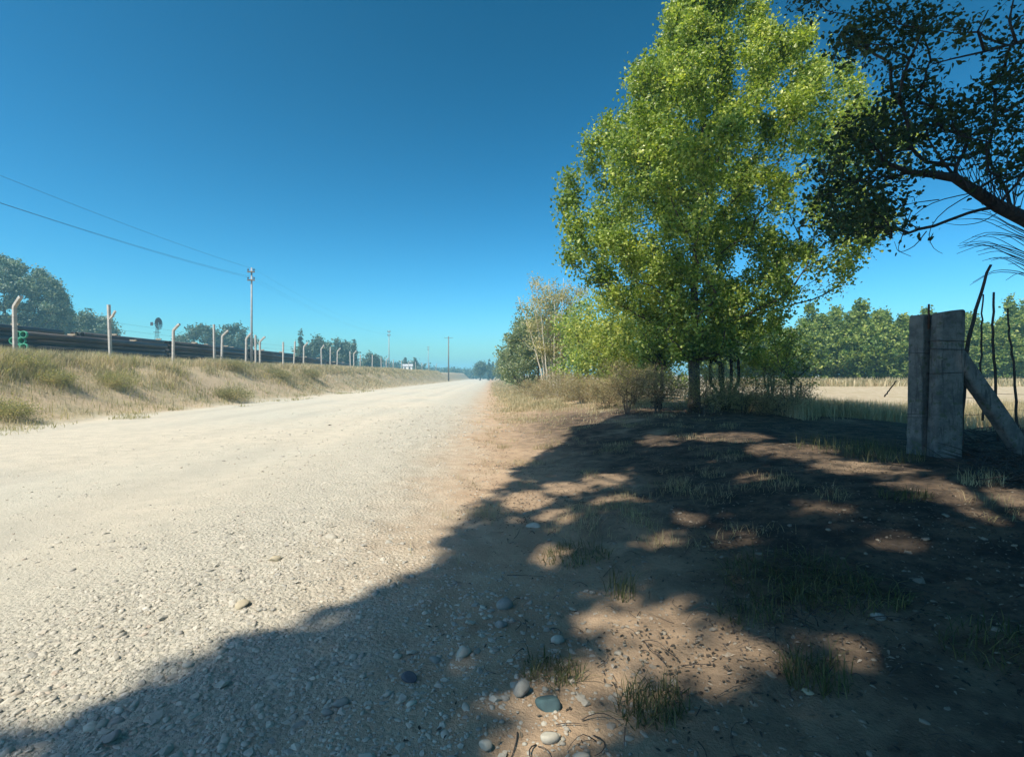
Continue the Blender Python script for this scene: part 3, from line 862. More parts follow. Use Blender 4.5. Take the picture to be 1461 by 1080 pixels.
# ---- unseen tree put behind the camera, its crown shaped to cast the foreground shade
SB = np.array([1.5, -5.5, hz(1.5, -5.5)])
edge_px = [(0, 1066), (120, 1000), (250, 945), (420, 892), (500, 848), (590, 815), (612, 770), (650, 722), (715, 690), (720, 668), (800, 632), (806, 612), (858, 603), (960, 600)]
edge = np.array([ground_at(u, v) for u, v in edge_px])
holes = []                                                   # sun flecks (u, v, half width, half height)
for (u, v, a, b_) in [(855, 690, 34, 11), (805, 700, 32, 6), (870, 715, 32, 4), (738, 716, 22, 8), (783, 742, 12, 9), (930, 915, 62, 26), (1010, 950, 80, 22), (860, 885, 30, 18), (770, 1065, 60, 45), (705, 1050, 30, 22), (1040, 622, 55, 6), (1130, 640, 60, 8), (1390, 700, 75, 14), (1330, 690, 40, 8), (1240, 664, 60, 5), (940, 630, 30, 8), (1450, 735, 40, 10), (830, 990, 22, 20), (1040, 770, 18, 5), (985, 745, 14, 5), (930, 782, 14, 5), (1180, 725, 20, 5), (1300, 780, 22, 6), (770, 800, 10, 8), (1080, 680, 30, 4), (1210, 940, 16, 8)]:
    x, y = ground_at(u, v); x2_, _ = ground_at(u + a, v); _, y2_ = ground_at(u, v - b_)
    holes.append((x, y, abs(x2_ - x), abs(y2_ - y)))


edge = edge[:-1]
HO = np.array(holes)


def shade_ok(x, y, pad, thin=.0):
    """True where the foreground lies in the shade"""
    lim = np.interp(y, edge[:, 1], edge[:, 0], left=edge[0, 0] - .5) + .10 * vnoise(y * 2.2, x * 0 + 3, 33) + .05 * vnoise(y * 6, x * 0 + 5, 34)
    ok = x > lim + np.maximum(pad, 0)
    padh = pad + .05
    far = np.interp(x, [2.2, 3.2, 5, 9, 14], [14.0, 15.6, 16.2, 15.8, 15.5])
    ok &= (y < far - pad) & (x < 18)
    keep = RNG.uniform(0, 1, len(x)) < thin
    jx = x + .10 * vnoise(x * 3.1, y * 3.1, 35); jy = y + .10 * vnoise(x * 3.1 + 7, y * 3.1, 36)
    for hx, hy, ha, hb in HO:
        ok &= (((jx - hx) / (ha + padh)) ** 2 + ((jy - hy) / (hb + padh)) ** 2 > 1) | keep
    return ok


gx, gy = [a.ravel() + RNG.uniform(-.12, .12, a.size) for a in np.meshgrid(np.arange(-4, 18, .21), np.arange(-9, 16.2, .21))]
z = RNG.uniform(11.0, 16.5, len(gx))
k = (z - height(gx, gy)) * SHIFT
C_ = np.stack([gx - LH[0] * k, gy - LH[1] * k, z], 1)
vis = (C_[:, 1] > .3) & ((z - CAMZ) < .84 * C_[:, 1]) & (np.abs(C_[:, 0]) < 1.15 * C_[:, 1])
C_ = C_[shade_ok(gx, gy, .12) & ~vis]
Lp = (C_[:, None, :] + RNG.normal(0, .36, (len(C_), 30, 3))).reshape(-1, 3)
k = (Lp[:, 2] - .2) * SHIFT
vis = (Lp[:, 1] > .3) & ((Lp[:, 2] - CAMZ) < .80 * Lp[:, 1]) & (np.abs(Lp[:, 0]) < 1.1 * Lp[:, 1])
Lp = Lp[shade_ok(Lp[:, 0] + LH[0] * k, Lp[:, 1] + LH[1] * k, np.abs(RNG.normal(.02, .13, len(Lp))), .06) & ~vis] - SB
att = C_ - SB
root = thing('shade_tree', 'unseen broad tree behind the viewpoint, crown shaped to shade the foreground', 'tree', SB)
tr_ = np.array([(0, 0, -.2), (0, 0, 1.5), (-.2, .1, 3.2), (-.3, .3, 5), (-.6, .6, 7), (-1.0, 1.1, 9.5)])
P, par, ch = grow(None, tr_, att[::16], .8, .35, .2, .05)
R = radii(P, par, ch, .35, .006)
mb = MB()
for ci, cc in enumerate(ch): mb.tube(P[cc], R[cc], 8 if ci == 0 else 4, cap=(ci == 0))
mb.build('trunk', M['bark_dark'], root)
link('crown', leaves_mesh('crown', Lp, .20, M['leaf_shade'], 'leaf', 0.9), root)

# ------------------------------------------------------------------ grass
def in_view(x, y, m=1.08):
    return (y > 0.5) & (np.abs(x) < y * m + 1.0)


def grass_patch(name, label, n, s0, s1, y0, y1, H, W, lean, mat, dens, pw=1.0, cat='grass'):
    s = RNG.uniform(s0, s1, n); y = y0 * (y1 / y0) ** (RNG.uniform(0, 1, n) ** pw)
    x = s - SKEW * y; k = (RNG.uniform(0, 1, n) < dens(s, y)) & in_view(x, y)
    s, x, y = s[k], x[k], y[k]
    Hh = H(s, y) if callable(H) else np.full(len(x), H)
    P = np.stack([x, y, height(x, y) - .01], 1)
    Wd = np.clip(W * y / 16, W * .5, W * 4)
    return tag(link(name, blades_mesh(name, P, Hh, Wd, lean, mat)), label, cat, kind='stuff')


def bank_d(s, y):
    q = (s_left(y) - s)
    f = sst(1.2, 4.3, q + 1.6 * fbm(s * .5, y * .22, 51, 3))
    clump = np.clip(0.55 + 1.9 * fbm(s * .8, y * .5, 52, 3), 0, 1)
    bare = np.exp(-(((y - 31) / 4.5) ** 2 + ((q - 2.8) / 1.5) ** 2)) * .9
    return np.clip(f * clump + .06 * sst(0, .5, q), 0, 1) * (1 - bare) * (1 - .5 * sst(9, 14, q))


grass_patch('dry_grass', 'dry straw grass covering the bank left of the road', 300000, -24, -12.3, 14, 170, lambda s, y: .30 + .36 * sst(2.5, 5.5, s_left(y) - s) + .2 * vnoise(s * .7, y * .4, 53), .011, .4, M['grass_dry'], bank_d, 1.3)
grass_patch('green_grass', 'greenish weedy grass at the near end of the left bank', 42000, -23, -14, 13.5, 45, lambda s, y: .35 + .3 * sst(2.0, 5, s_left(y) - s), .016, .5, M['grass_green'],
            lambda s, y: bank_d(s, y) * (1 - .75 * sst(17, 36, y)) * np.clip(.6 + 1.5 * fbm(s * .6, y * .6, 57, 2), 0, 1), 1.2)
grass_patch('dry_grass', 'pale dry grass between the road and the row of trees', 130000, -.6, 7, 13.5, 130, lambda s, y: .10 + .45 * sst(17, 28, y) * sst(0, 2, s), .012, .5, M['grass_dry'],
            lambda s, y: np.clip(.5 + 1.6 * fbm(s * .8, y * .4, 61, 3), 0, 1) * sst(-.4, 1.2, s) * (.05 + .95 * sst(13, 21, y - .6 * np.clip(s - 1, 0, 4))), 1.0)
grass_patch('dry_grass', 'straw-coloured grass fringe before the pale field', 260000, 8, 34, 11.5, 30, .55, .012, .5, M['grass_dry'],
            lambda s, y: sst(12.6, 14.2, y - .2 * (s - 9)) * (1 - sst(19.5, 23, y - .1 * (s - 9))) * np.clip(.55 + 1.8 * fbm(s * .9, y * .9, 63, 2), 0, 1), 1.0)
grass_patch('dry_grass', 'tall straw along the foot of the young poplars', 30000, 24, 82, 51, 60, .9, .03, .3, M['grass_dry'], lambda s, y: np.exp(-((y - 55) / 1.6) ** 2) * .9, 1.0)
grass_patch('sparse_grass', 'sparse tufts on the shoulder of the road', 90000, -1.6, 5.5, 4, 22, .11, .006, .9, M['leaf_dry'],
            lambda s, y: (np.clip(fbm(s * 2.1, y * 1.6, 71, 3) * 2.8 - .45, 0, 1)) * sst(-1.0, .2, s), 1.0)
grass_patch('verge_weeds', 'low weeds along the left road edge', 14000, -15.5, -12.2, 13, 60, .16, .012, .9, M['leaf_olive'],
            lambda s, y: np.clip(fbm(s * 1.2, y * .7, 73, 3) * 2.4 - .35, 0, 1), 1.0)

# weedy bush lumps on the left bank
lumps = [(30, 520, 16.8, 'big green weed clump at the near left end of the bank'), (75, 540, 16.2, 'green weed clump low on the bank below the nearest posts'), (120, 505, 21, 'leafy grey-green weed clump below the forked post'),
         (165, 545, 18.5, 'green weeds on the bank edge, before the forked post'), (330, 520, 30, 'rounded olive bush beside the sandy gap in the bank'), (395, 532, 33, 'broad olive bush on the bank before the utility pole'),
         (440, 530, 38, 'olive bush right of the utility pole'), (330, 562, 24, 'small tan bush at the foot of the bank near the sandy gap'), (350, 500, 38, 'dry bush at the foot of the utility pole'), (10, 590, 14.8, 'dark low weed patch at the left road edge')]
for k, (u, v, y, lab) in enumerate(lumps):
    g_ = 'green' in lab or 'dark' in lab
    x, y = ground_at(u, v + 8)
    H_ = .55 if y < 22 else .75
    shrub('weed_clump', lab, u, VH + (CAMZ - hz(x, y) - H_) * F / y, y, .8 if y < 25 else 1.2, H_ * .55, 90, 40, .06 if y < 25 else .085, M['leaf_olive'] if not g_ else M['grass_green'], M['leaf_dry'], 'weeds on the left bank', stems=7, sigma=.14, sq=.4, rb=.008, inner=.1, lift=.2, spread=.3)

# ---- tufts in the shade
def tuft(name, label, u, v, n, rad, H, mat, lean, W=.005, grp='grass tufts in the shade', cat='grass'):
    x, y = ground_at(u, v)
    a = RNG.uniform(0, 6.28, n); r = rad * np.sqrt(RNG.uniform(0, 1, n))
    px, py = x + r * np.cos(a), y + r * np.sin(a)
    Pp = np.stack([px, py, height(px, py) - .005], 1)
    o = link(name, blades_mesh(name, Pp - [x, y, hz(x, y)], H, W, lean, mat), loc=(x, y, hz(x, y)))
    return tag(o, label, cat, grp)


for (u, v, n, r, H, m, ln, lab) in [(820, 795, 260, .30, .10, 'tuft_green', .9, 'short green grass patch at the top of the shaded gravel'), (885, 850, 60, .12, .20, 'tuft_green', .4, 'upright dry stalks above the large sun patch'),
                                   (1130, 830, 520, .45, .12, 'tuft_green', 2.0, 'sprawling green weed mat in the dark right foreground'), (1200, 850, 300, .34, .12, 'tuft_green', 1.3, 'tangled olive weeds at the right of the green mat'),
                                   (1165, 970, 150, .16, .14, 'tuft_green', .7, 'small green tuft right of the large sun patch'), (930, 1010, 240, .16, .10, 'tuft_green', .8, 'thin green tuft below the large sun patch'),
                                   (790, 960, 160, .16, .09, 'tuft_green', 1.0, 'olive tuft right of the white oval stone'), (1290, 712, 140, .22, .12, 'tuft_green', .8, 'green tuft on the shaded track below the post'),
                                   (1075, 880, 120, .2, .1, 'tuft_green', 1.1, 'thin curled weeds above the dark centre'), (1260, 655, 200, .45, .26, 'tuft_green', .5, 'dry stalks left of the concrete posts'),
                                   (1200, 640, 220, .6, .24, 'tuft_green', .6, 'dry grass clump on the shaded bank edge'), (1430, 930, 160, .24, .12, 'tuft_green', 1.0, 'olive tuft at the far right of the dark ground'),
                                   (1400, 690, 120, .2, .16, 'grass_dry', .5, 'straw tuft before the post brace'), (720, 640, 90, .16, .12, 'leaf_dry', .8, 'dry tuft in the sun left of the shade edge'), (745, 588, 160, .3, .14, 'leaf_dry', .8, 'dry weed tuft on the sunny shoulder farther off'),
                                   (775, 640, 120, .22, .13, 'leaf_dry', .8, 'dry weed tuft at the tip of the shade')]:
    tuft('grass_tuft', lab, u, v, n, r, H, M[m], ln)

# ---- litter of leaves and twigs
n = 70000
s = RNG.uniform(-.4, 9, n); y = 1.7 * (13 / 1.7) ** RNG.uniform(0, 1, n); x = s - SKEW * y
k = (RNG.uniform(0, 1, n) < np.clip(.15 + .3 * sst(.2, 2.5, s) + .9 * fbm(s * 1.1, y * 1.1, 81, 3), .03, 1)) & in_view(x, y)
x, y = x[k], y[k]
tag(link('leaf_litter', leaves_mesh('leaf_litter', np.stack([x, y, height(x, y) + .006], 1), .024, M['litter'], 'leaf', 2.2, .6)), 'dry fallen leaves scattered over the shaded ground', 'leaf litter', kind='stuff')
mb = MB()
for k in range(900):
    s_ = RNG.uniform(.0, 8.5); y_ = 1.8 * (11 / 1.8) ** RNG.uniform(); x_ = s_ - SKEW * y_
    if abs(x_) > y_ * 1.1: continue
    l_ = RNG.uniform(.04, .2) if k % 6 else RNG.uniform(.15, .4); a = RNG.uniform(0, 6.28); b_ = RNG.normal(0, 1.2)
    t = np.linspace(0, 1, 6); px = x_ + l_ * np.cumsum(np.cos(a + b_ * t)) / 6; py = y_ + l_ * np.cumsum(np.sin(a + b_ * t)) / 6
    pz = height(px, py) + .008 + .03 * np.sin(t * 3.1) * RNG.uniform(0, 1)
    mb.tube(np.stack([px, py, pz], 1), np.linspace(.0026, .0012, 6) * RNG.uniform(.7, 1.5), 4)
for k in range(110):                                       # tangled dead stems over the weed mat
    u, v = RNG.normal(1150, 75), RNG.normal(835, 38); x_, y_ = ground_at(u, v)
    l_ = RNG.uniform(.08, .3); a = RNG.uniform(0, 6.28); b_ = RNG.normal(0, 2.2); t = np.linspace(0, 1, 7)
    px = x_ + l_ * np.cumsum(np.cos(a + b_ * t)) / 7; py = y_ + l_ * np.cumsum(np.sin(a + b_ * t)) / 7
    mb.tube(np.stack([px, py, height(px, py) + .012 + .07 * np.sin(t * 3.1) * RNG.uniform(0, 1)], 1), np.linspace(.003, .0014, 7), 4)
for k in range(260):                                       # brush heap by the post
    u, v = RNG.uniform(1375, 1475), RNG.uniform(595, 690); x_, y_ = ground_at(u, v)
    l_ = RNG.uniform(.2, .7); a = RNG.uniform(0, 6.28); t = np.linspace(0, 1, 5); el_ = RNG.uniform(-.1, .5)
    px = x_ + l_ * t * math.cos(a); py = y_ + l_ * t * math.sin(a)
    mb.tube(np.stack([px, py, height(px, py) + .02 + l_ * el_ * t], 1), np.linspace(.008, .003, 5), 4)
tag(mb.build('fallen_twigs', M['stick']), 'fallen twigs littering the shaded ground and post foot', 'twigs', kind='stuff')

# ------------------------------------------------------------------ corner posts on the right
def rrect(w, d, r, n=7, side=9):
    pts = []
    for cx, cy, a0 in ((w / 2 - r, d / 2 - r, 0), (-w / 2 + r, d / 2 - r, 90), (-w / 2 + r, -d / 2 + r, 180), (w / 2 - r, -d / 2 + r, 270)):
        arc = [(cx + r * math.cos(math.radians(a0 + 90 * k / (n - 1))), cy + r * math.sin(math.radians(a0 + 90 * k / (n - 1)))) for k in range(n)]
        if pts:
            p0, p1 = pts[-1], arc[0]
            pts += [(p0[0] + (p1[0] - p0[0]) * k / side, p0[1] + (p1[1] - p0[1]) * k / side) for k in range(1, side)]
        pts += arc
    p0, p1 = pts[-1], pts[0]
    pts += [(p0[0] + (p1[0] - p0[0]) * k / side, p0[1] + (p1[1] - p0[1]) * k / side) for k in range(1, side)]
    return np.array(pts)


def concrete_post(name, label, x, y, w, d, h, rotz, lean, r, hole=None, slant=0.0, taper=.06):
    zb = hz(x, y) - .15
    root = thing(name, label, 'fence post', (x, y, zb), None, rotz)
    sec = rrect(w, d, r); rings = []
    H = h + .15
    zs = np.concatenate([np.linspace(0, H - .03, 70), H - .03 + .03 * np.sin(np.linspace(.3, 1.5, 5))])
    for z in zs:
        k = 1 - taper * z / H
        if z > H - .03: k *= 1 - .5 * ((z - H + .03) / .03) ** 2 * .25
        p = sec * k
        wear = 1 + .018 * fbm(p[:, 0] * 9 + 5 * np.sign(p[:, 1]), z * 7 + p[:, 1] * 9, 91, 3) + (.02 * fbm(p[:, 0] * 3, z * 2.2 + p[:, 1] * 3, 92, 2))
        cor = sst(.80, .98, np.minimum(np.abs(p[:, 0]) / (w / 2 * k), np.abs(p[:, 1]) / (d / 2 * k)))
        wear = wear - .30 * cor * np.clip(fbm(np.sign(p[:, 0]) * 3 + z * 6, np.sign(p[:, 1]) * 5 + z * 1.3, 93, 3) - .12, 0, .6)
        q = np.column_stack([p * wear[:, None], np.full(len(p), z)])
        q[:, 2] += slant * q[:, 0] * (z / H) ** 8 - .25 * np.abs(q[:, 0]) ** 2 * (z / H) ** 20
        if hole:
            dd = np.hypot(q[:, 0] - hole[0], z - hole[1]); front = q[:, 1] < -d * .3
            q[:, 1] += np.where(front & (dd < hole[2]), .06 * np.clip(1.3 - dd / hole[2], 0, 1), 0)
        q[:, 0] += lean * z
        rings.append(q)
    V_, T_ = loft(rings)
    link('shaft', mesh_np('shaft', V_, T_, M['concrete'], True), root)
    return root


pf = at(1346, 650, 6.9)
front_post = concrete_post('concrete_post', 'broad grey concrete corner post with rounded top and braced side', pf[0], 6.9, .36, .20, 1.98, -.10, .028, .05, hole=(-.03, .33, .022), slant=.12)
pb = at(1313, 645, 7.05)
back_post = concrete_post('concrete_post', 'narrower concrete post with sharp edges standing left against the broad one', pb[0] + .02, 7.10, .24, .20, 1.93, .35, .026, .018)
# wire turns round both posts
for k, (z, par_, w_, d_) in enumerate([(1.62, front_post, .36, .2), (1.56, back_post, .24, .2), (1.30, front_post, .36, .2), (.72, back_post, .24, .2), (.66, back_post, .24, .2), (1.72, front_post, .36, .2)]):
    mb = MB()
    sec = rrect(w_ * .985 + .012, d_ + .012, .03); sec = np.vstack([sec, sec[:1]])
    tt = np.linspace(0, 6.28, len(sec))
    mb.tube(np.column_stack([sec[:, 0] + .027 * z, sec[:, 1], z + .012 * np.sin(tt + k)]), .0045, 5, False)
    mb.build('wire_loop', M['wire'], par_)
# iron rod stub on the back of the posts
mb = MB(); mb.tube([(-.12, .10, 1.9), (-.118, .10, 2.06), (-.116, .10, 2.24)], .013, 8); mb.build('iron_rod', M['rust'], front_post)

# slanting brace
p0 = at(1356, 496, 6.9) + [0, .0, 0]; p1 = at(1478, 676, 6.8)
t = np.linspace(0, 1, 40); axis_ = (p1 - p0); L_ = np.linalg.norm(axis_)
ax = axis_ / L_; sd = np.cross(ax, [0, 1, 0]); sd /= np.linalg.norm(sd); bk = np.cross(sd, ax)
sec = rrect(.205, .17, .05); rings = []
for k in t:
    c = p0 + axis_ * k + np.array([0, 0, .03 * math.sin(k * 3)])
    wv = 1 + .05 * fbm(sec[:, 0] * 8, k * 14 + sec[:, 1] * 8, 95, 3)
    rings.append(c + (sec[:, :1] * sd + sec[:, 1:] * bk) * wv[:, None] * (.92 if k < .02 else 1))
V_, T_ = loft(rings)
loc_b = np.array([p1[0], p1[1], hz(p1[0], p1[1])])
tag(link('post_brace', mesh_np('post_brace', V_ - loc_b, T_, M['concrete'], True), loc=loc_b), 'thick slanting brace leaning against the broad concrete post', 'brace')


def stick(name, label, pts, r0, r1, mat, cat='stake', grp=None):
    q = np.array([at(*p) for p in pts]); tt = np.linspace(0, len(q) - 1, 18)
    q = np.stack([np.interp(tt, range(len(q)), q[:, c]) for c in range(3)], 1)
    q[1:-1] += RNG.normal(0, .006, (16, 3))
    mb = MB(); mb.tube(q, np.linspace(r0, r1, 18), 7); b0 = q[0]
    for i in range(len(mb.V)): mb.V[i] = mb.V[i] - b0
    return tag(mb.build(name, mat, loc=b0), label, cat, grp)


stick('leaning_pole', 'long thin pole leaning behind the concrete corner post', [(1367, 655, 7.35), (1374, 560, 7.35), (1381, 490, 7.3), (1394, 432, 7.3), (1414, 378, 7.25)], .034, .017, M['stick'], 'pole')
stick('fence_stake', 'thin upright stake nearest the leaning pole', [(1402, 600, 7.9), (1400, 520, 7.9), (1400, 470, 7.9), (1403, 420, 7.9)], .016, .01, M['stick'], 'stake', 'stakes of the wire fence')
stick('fence_stake', 'tall upright stake with a knobbly stem, right of the thin one', [(1424, 630, 7.5), (1420, 540, 7.5), (1416, 470, 7.5), (1418, 417, 7.5)], .02, .014, M['stick'], 'stake', 'stakes of the wire fence')
stick('fence_stake', 'bent stake at the right edge, half hidden by leaves', [(1452, 610, 7.2), (1448, 540, 7.2), (1441, 480, 7.2), (1438, 440, 7.2)], .018, .01, M['stick'], 'stake', 'stakes of the wire fence')
stick('iron_stake', 'short rusty iron stake behind the brace', [(1371, 640, 7.5), (1373, 560, 7.5), (1375, 505, 7.5)], .03, .03, M['rust'], 'stake')
stick('snapped_cane', 'thin tilted cane standing in the grass before the pale field', [(1262, 566, 12), (1270, 555, 12), (1279, 543, 12)], .016, .012, M['stick'], 'cane')
mb = MB()
for z, sag in ((1.05, .03), (.8, .05), (.55, .04), (1.3, .03), (1.55, .05)):
    q = [(pf[0] + .2, 7.0, .4 + z), (pf[0] + .9, 7.4, .4 + z - sag), (pf[0] + 1.6, 7.8, .4 + z), (pf[0] + 3.5, 8.4, .4 + z - sag), (pf[0] + 6, 9.2, .4 + z)]
    mb.tube(q, .0028, 4)
tag(mb.build('fence_wire', M['wire']), 'sagging wire strands running right from the concrete posts', 'wire')

# ------------------------------------------------------------------ left fence
FS = -19.6


def fence_y(u):
    return FS / ((u - U0) / F + SKEW)


def fence_post_mesh(kind):
    """local: base at origin, arm points to +x"""
    sec = rrect(.13, .13, .02, 3, 3); rings = []; mbs = []
    def run(pts, w):
        pts = np.array(pts, float); rr = []
        for i, p in enumerate(pts):
            d = pts[min(i + 1, len(pts) - 1)] - pts[max(i - 1, 0)]; d /= np.linalg.norm(d)
            a = np.cross([0, 1, 0], d); a /= np.linalg.norm(a)
            rr.append(p + (sec[:, :1] * a + sec[:, 1:] * np.array([0, 1, 0])) * w)
        return loft(rr)
    if kind == 'bent': return run([(0, 0, -.6), (0, 0, 1), (0, 0, 2.2), (.03, 0, 2.3), (.38, 0, 2.62), (.46, 0, 2.64)], 1)
    if kind == 'straight': return run([(0, 0, -.6), (0, 0, 1), (0, 0, 2.55)], .95)
    V1, T1 = run([(0, 0, -.6), (0, 0, 1), (0, 0, 2.75)], 1)
    V2, T2 = run([(.0, 0, 2.08), (.2, 0, 2.2), (.42, 0, 2.44)], .7)
    return np.vstack([V1, V2]), np.array(list(T1) + [(a + len(V1), b + len(V1), c + len(V1)) for a, b, c in T2])


FM = {}
for k in ('bent', 'straight', 'forked'):
    V_, T_ = fence_post_mesh(k); FM[k] = mesh_np('fence_post', V_, T_, M['concrete_pale'], False)
posts = [(-40, 'bent', 0), (22, 'bent', 425), (158, 'forked', 435), (247, 'bent', 463), (306, 'straight', 463), (316, 'bent', 472), (351, 'bent', 476), (365, 'straight', 478), (371, 'bent', 481), (404, 'straight', 488), (419, 'straight', 487), (433, 'bent', 489), (459, 'bent', 493), (471, 'straight', 495),
         (481, 'bent', 497), (500, 'straight', 501), (505, 'bent', 501), (514, 'straight', 506), (531, 'straight', 506), (544, 'straight', 510), (551, 'bent', 511), (561, 'straight', 513), (573, 'straight', 514), (583, 'bent', 515), (593, 'straight', 516), (602, 'straight', 517), (612, 'straight', 518), (622, 'bent', 519)]
names = {'bent': 'pale concrete fence post with a bent top arm', 'straight': 'straight pale concrete fence post', 'forked': 'pale concrete fence post with a short forked arm'}
labels = ['just outside the left edge', 'before the green pipe ends', 'before the dark pipes and hill trees', 'right of the wind pump', 'paired with a bent one by the pole', 'railed to a straight one', 'just left of the utility pole foot', 'touching the utility pole', 'by the straight one at the pole',
          'first alone past the utility pole', 'tilted slightly, second past the utility pole', 'before the round dark tree', 'after the round dark tree', 'between two bent ones past the round tree', 'left of the far cypress', 'under the far cypress', 'touching the straight one under the cypress', 'midway down the far fence', 'left of the second utility pole by some way', 'close left of the second utility pole',
          'at the second utility pole', 'right of the second utility pole', 'left of the white house', 'before the white house', 'right of the white house', 'beyond the white house by two', 'beyond the white house by three', 'last before the fence fades out']
fy = []
for (u, kind, tv), lab in zip(posts, labels):
    y = fence_y(u); x = (u - U0) / F * y; z = hz(x, y); fy.append((x, y, z))
    full = {'bent': 2.64, 'straight': 2.55, 'forked': 2.75}[kind]
    want = (CAMZ - (tv - VH) / F * y - z) if tv else full
    o = link('fence_post', FM[kind], loc=(x, y, z)); sc = max(.55, min(1.35, want / full)); o.scale = (1, 1, sc)
    o.rotation_euler = (RNG.normal(0, .012), RNG.normal(0, .015) + (.05 if 'tilted' in lab else 0), RNG.normal(.0, .12) - .25)
    tag(o, names[kind] + ' ' + lab, 'fence post', 'posts of the left fence')
mb = MB()
for z in (.5, .95, 1.4, 1.85, 2.2):
    mb.tube([(x + .08, y, zz + z) for x, y, zz in fy], .004, 4, False)
tag(mb.build('fence_wire', M['wire']), 'thin wire strands strung along the left concrete fence', 'wire')
# low rail between the paired posts
a = np.array(fy[4]); b_ = np.array(fy[5]); mb = MB(); mb.tube([a + [0, 0, .85], b_ + [0, 0, .85]], .04, 6)
o = mb.build('fence_rail', M['concrete_pale']); tag(o, 'short rail joining the paired posts left of the utility pole', 'rail')

# ------------------------------------------------------------------ pipe yard
PR = .19


def pipe_meshes(L):
    n = 20; th = np.arange(n) * 2 * np.pi / n; ring = np.column_stack([np.cos(th), np.zeros(n), np.sin(th)])
    def tube_open(prof):
        rr = [ring * r + np.array([0, y, 0]) for r, y in prof]; V_ = np.concatenate(rr); T_ = []
        for i in range(len(rr) - 1):
            for k in range(n):
                a0 = i * n + k; a1 = i * n + (k + 1) % n; T_ += [(a0, a1, a1 + n), (a0, a1 + n, a0 + n)]
        return V_, np.array(T_)
    outer = tube_open([(PR * .93, 1.6), (PR * .93, 0), (PR, 0), (PR, L), (PR * .93, L), (PR * .93, L - 1.6)])
    ringm = tube_open([(PR * .92, .25), (PR * .80, -.012), (PR * 1.03, -.012), (PR * 1.03, .10)])
    plug = tube_open([(PR * .925, 1.5), (.001, 1.5)])  # dark disc across the bore, standing in for the shade inside
    return [mesh_np('steel_pipe', *outer, M['steel_pipe'], True), mesh_np('end_ring', *ringm, M['green_ring'], True), mesh_np('bore_shade', *plug, M['bore_dark'], True)]


pm = pipe_meshes(12.0)


def pipe_stack(s0, y0, layers, cols, word, green, ztop=None):
    """cols pipes side by side in the bottom layer; the near ends face the camera"""
    yb = y0; x0 = s0 - SKEW * yb
    zg = hz(x0, yb + 4) + .12
    lw = ['bottom', 'second', 'third', 'fourth', 'fifth', 'sixth', 'seventh', 'eighth']
    cw = ['road side', 'middle', 'far side', 'rear']
    for l in range(layers):
        for c in range(cols):
            jit = RNG.uniform(-.22, .22)
            x = x0 - c * PR * 2.04 - (PR if l % 2 else 0); z = zg + PR + l * PR * 1.76
            o = link('steel_pipe', pm[0], loc=(x, yb + jit, z)); o.rotation_euler = (0, 0, math.atan(SKEW) + RNG.normal(0, .0015))
            tag(o, 'dark coated steel pipe, %s layer, %s of the %s stack' % (lw[l] if l < layers - 1 else 'top', cw[min(c, 3)], word), 'pipe', 'pipes stacked in the yard')
            if green: link('end_ring', pm[1], o)
            link('bore_shade_disc', pm[2], o)
    # timber bearers under the stack
    for k in (1.5, 6, 10.5):
        mb = MB(); mb.box((-(cols + .6) * PR * 2, -.1, -.16), (PR * 1.6, .1, 0)); x = x0 - SKEW * k
        tag(mb.build('timber_bearer', M['timber'], loc=(x, yb + k, zg + .0), smooth=False), 'timber bearer under the %s pipe stack, %s one' % (word, {1.5: 'nearest', 6: 'middle', 10.5: 'farthest'}[k]), 'timber', 'bearers under the pipes')
    for k in (3.2, 8.5):
        mb = MB(); mb.box((-PR * 1.2, -.06, 0), (PR * 1.2, .06, .11)); x = x0 - SKEW * k - (PR if (layers - 1) % 2 else 0)
        tag(mb.build('timber_chock', M['timber'], loc=(x, yb + k, zg + PR * 2 + (layers - 1) * PR * 1.76 + .003), smooth=False), 'pale timber chock lying %s on the %s pipe stack' % ({3.2: 'near', 8.5: 'far'}[k], word), 'timber', 'chocks on the pipes')


pipe_stack(-25.2, 27.6, 5, 2, 'nearest', True)
pipe_stack(-25.4, 41.0, 6, 2, 'second', False)
pipe_stack(-25.6, 54.5, 6, 2, 'third', False)
pipe_stack(-25.8, 68.0, 5, 2, 'fourth', False)
pipe_stack(-28.8, 22.5, 7, 3, 'rear left', True)
pipe_stack(-29.2, 36.5, 7, 3, 'rear middle', False)
pipe_stack(-29.6, 50.0, 7, 3, 'rear right', False)
pipe_stack(-25.9, 82.0, 4, 2, 'farthest', False)

# ------------------------------------------------------------------ power line
def utility_pole(label, u, tv, y, arms, r=.075, matn='pole', armw=.27, x=None):
    x = (u - U0) / F * y if x is None else x; z = hz(x, y); top = CAMZ - (tv - VH) / F * y - z
    root = thing('utility_pole', label, 'utility pole', (x, y, z), 'poles of the power line', .12)
    mb = MB(); mb.tube([(0, 0, -.3), (0, 0, top * .5), (0, 0, top)], [r * 1.25, r, r * .75], 10); mb.build('pole_shaft', M[matn], root)
    tips = []
    for dz in arms:
        mb = MB(); mb.box((-armw, -r - .09, top - dz - .05), (armw, -r - .005, top - dz + .05)); a = mb.build('crossarm', M['pole_wood'], root, smooth=False)
        for sx in (-1, 1):
            mi = MB(); bx = sx * (armw - .05); by = -r - .05; bz = top - dz + .05
            mi.tube([(bx, by, bz), (bx, by, bz + .05), (bx, by, bz + .07), (bx, by, bz + .13), (bx, by, bz + .15), (bx, by, bz + .2)], [.02, .02, .06, .06, .035, .03], 8); mi.build('insulator', M['porcelain'], a)
            tips.append((x + bx, y + by, z + bz + .17))
    return root, tips


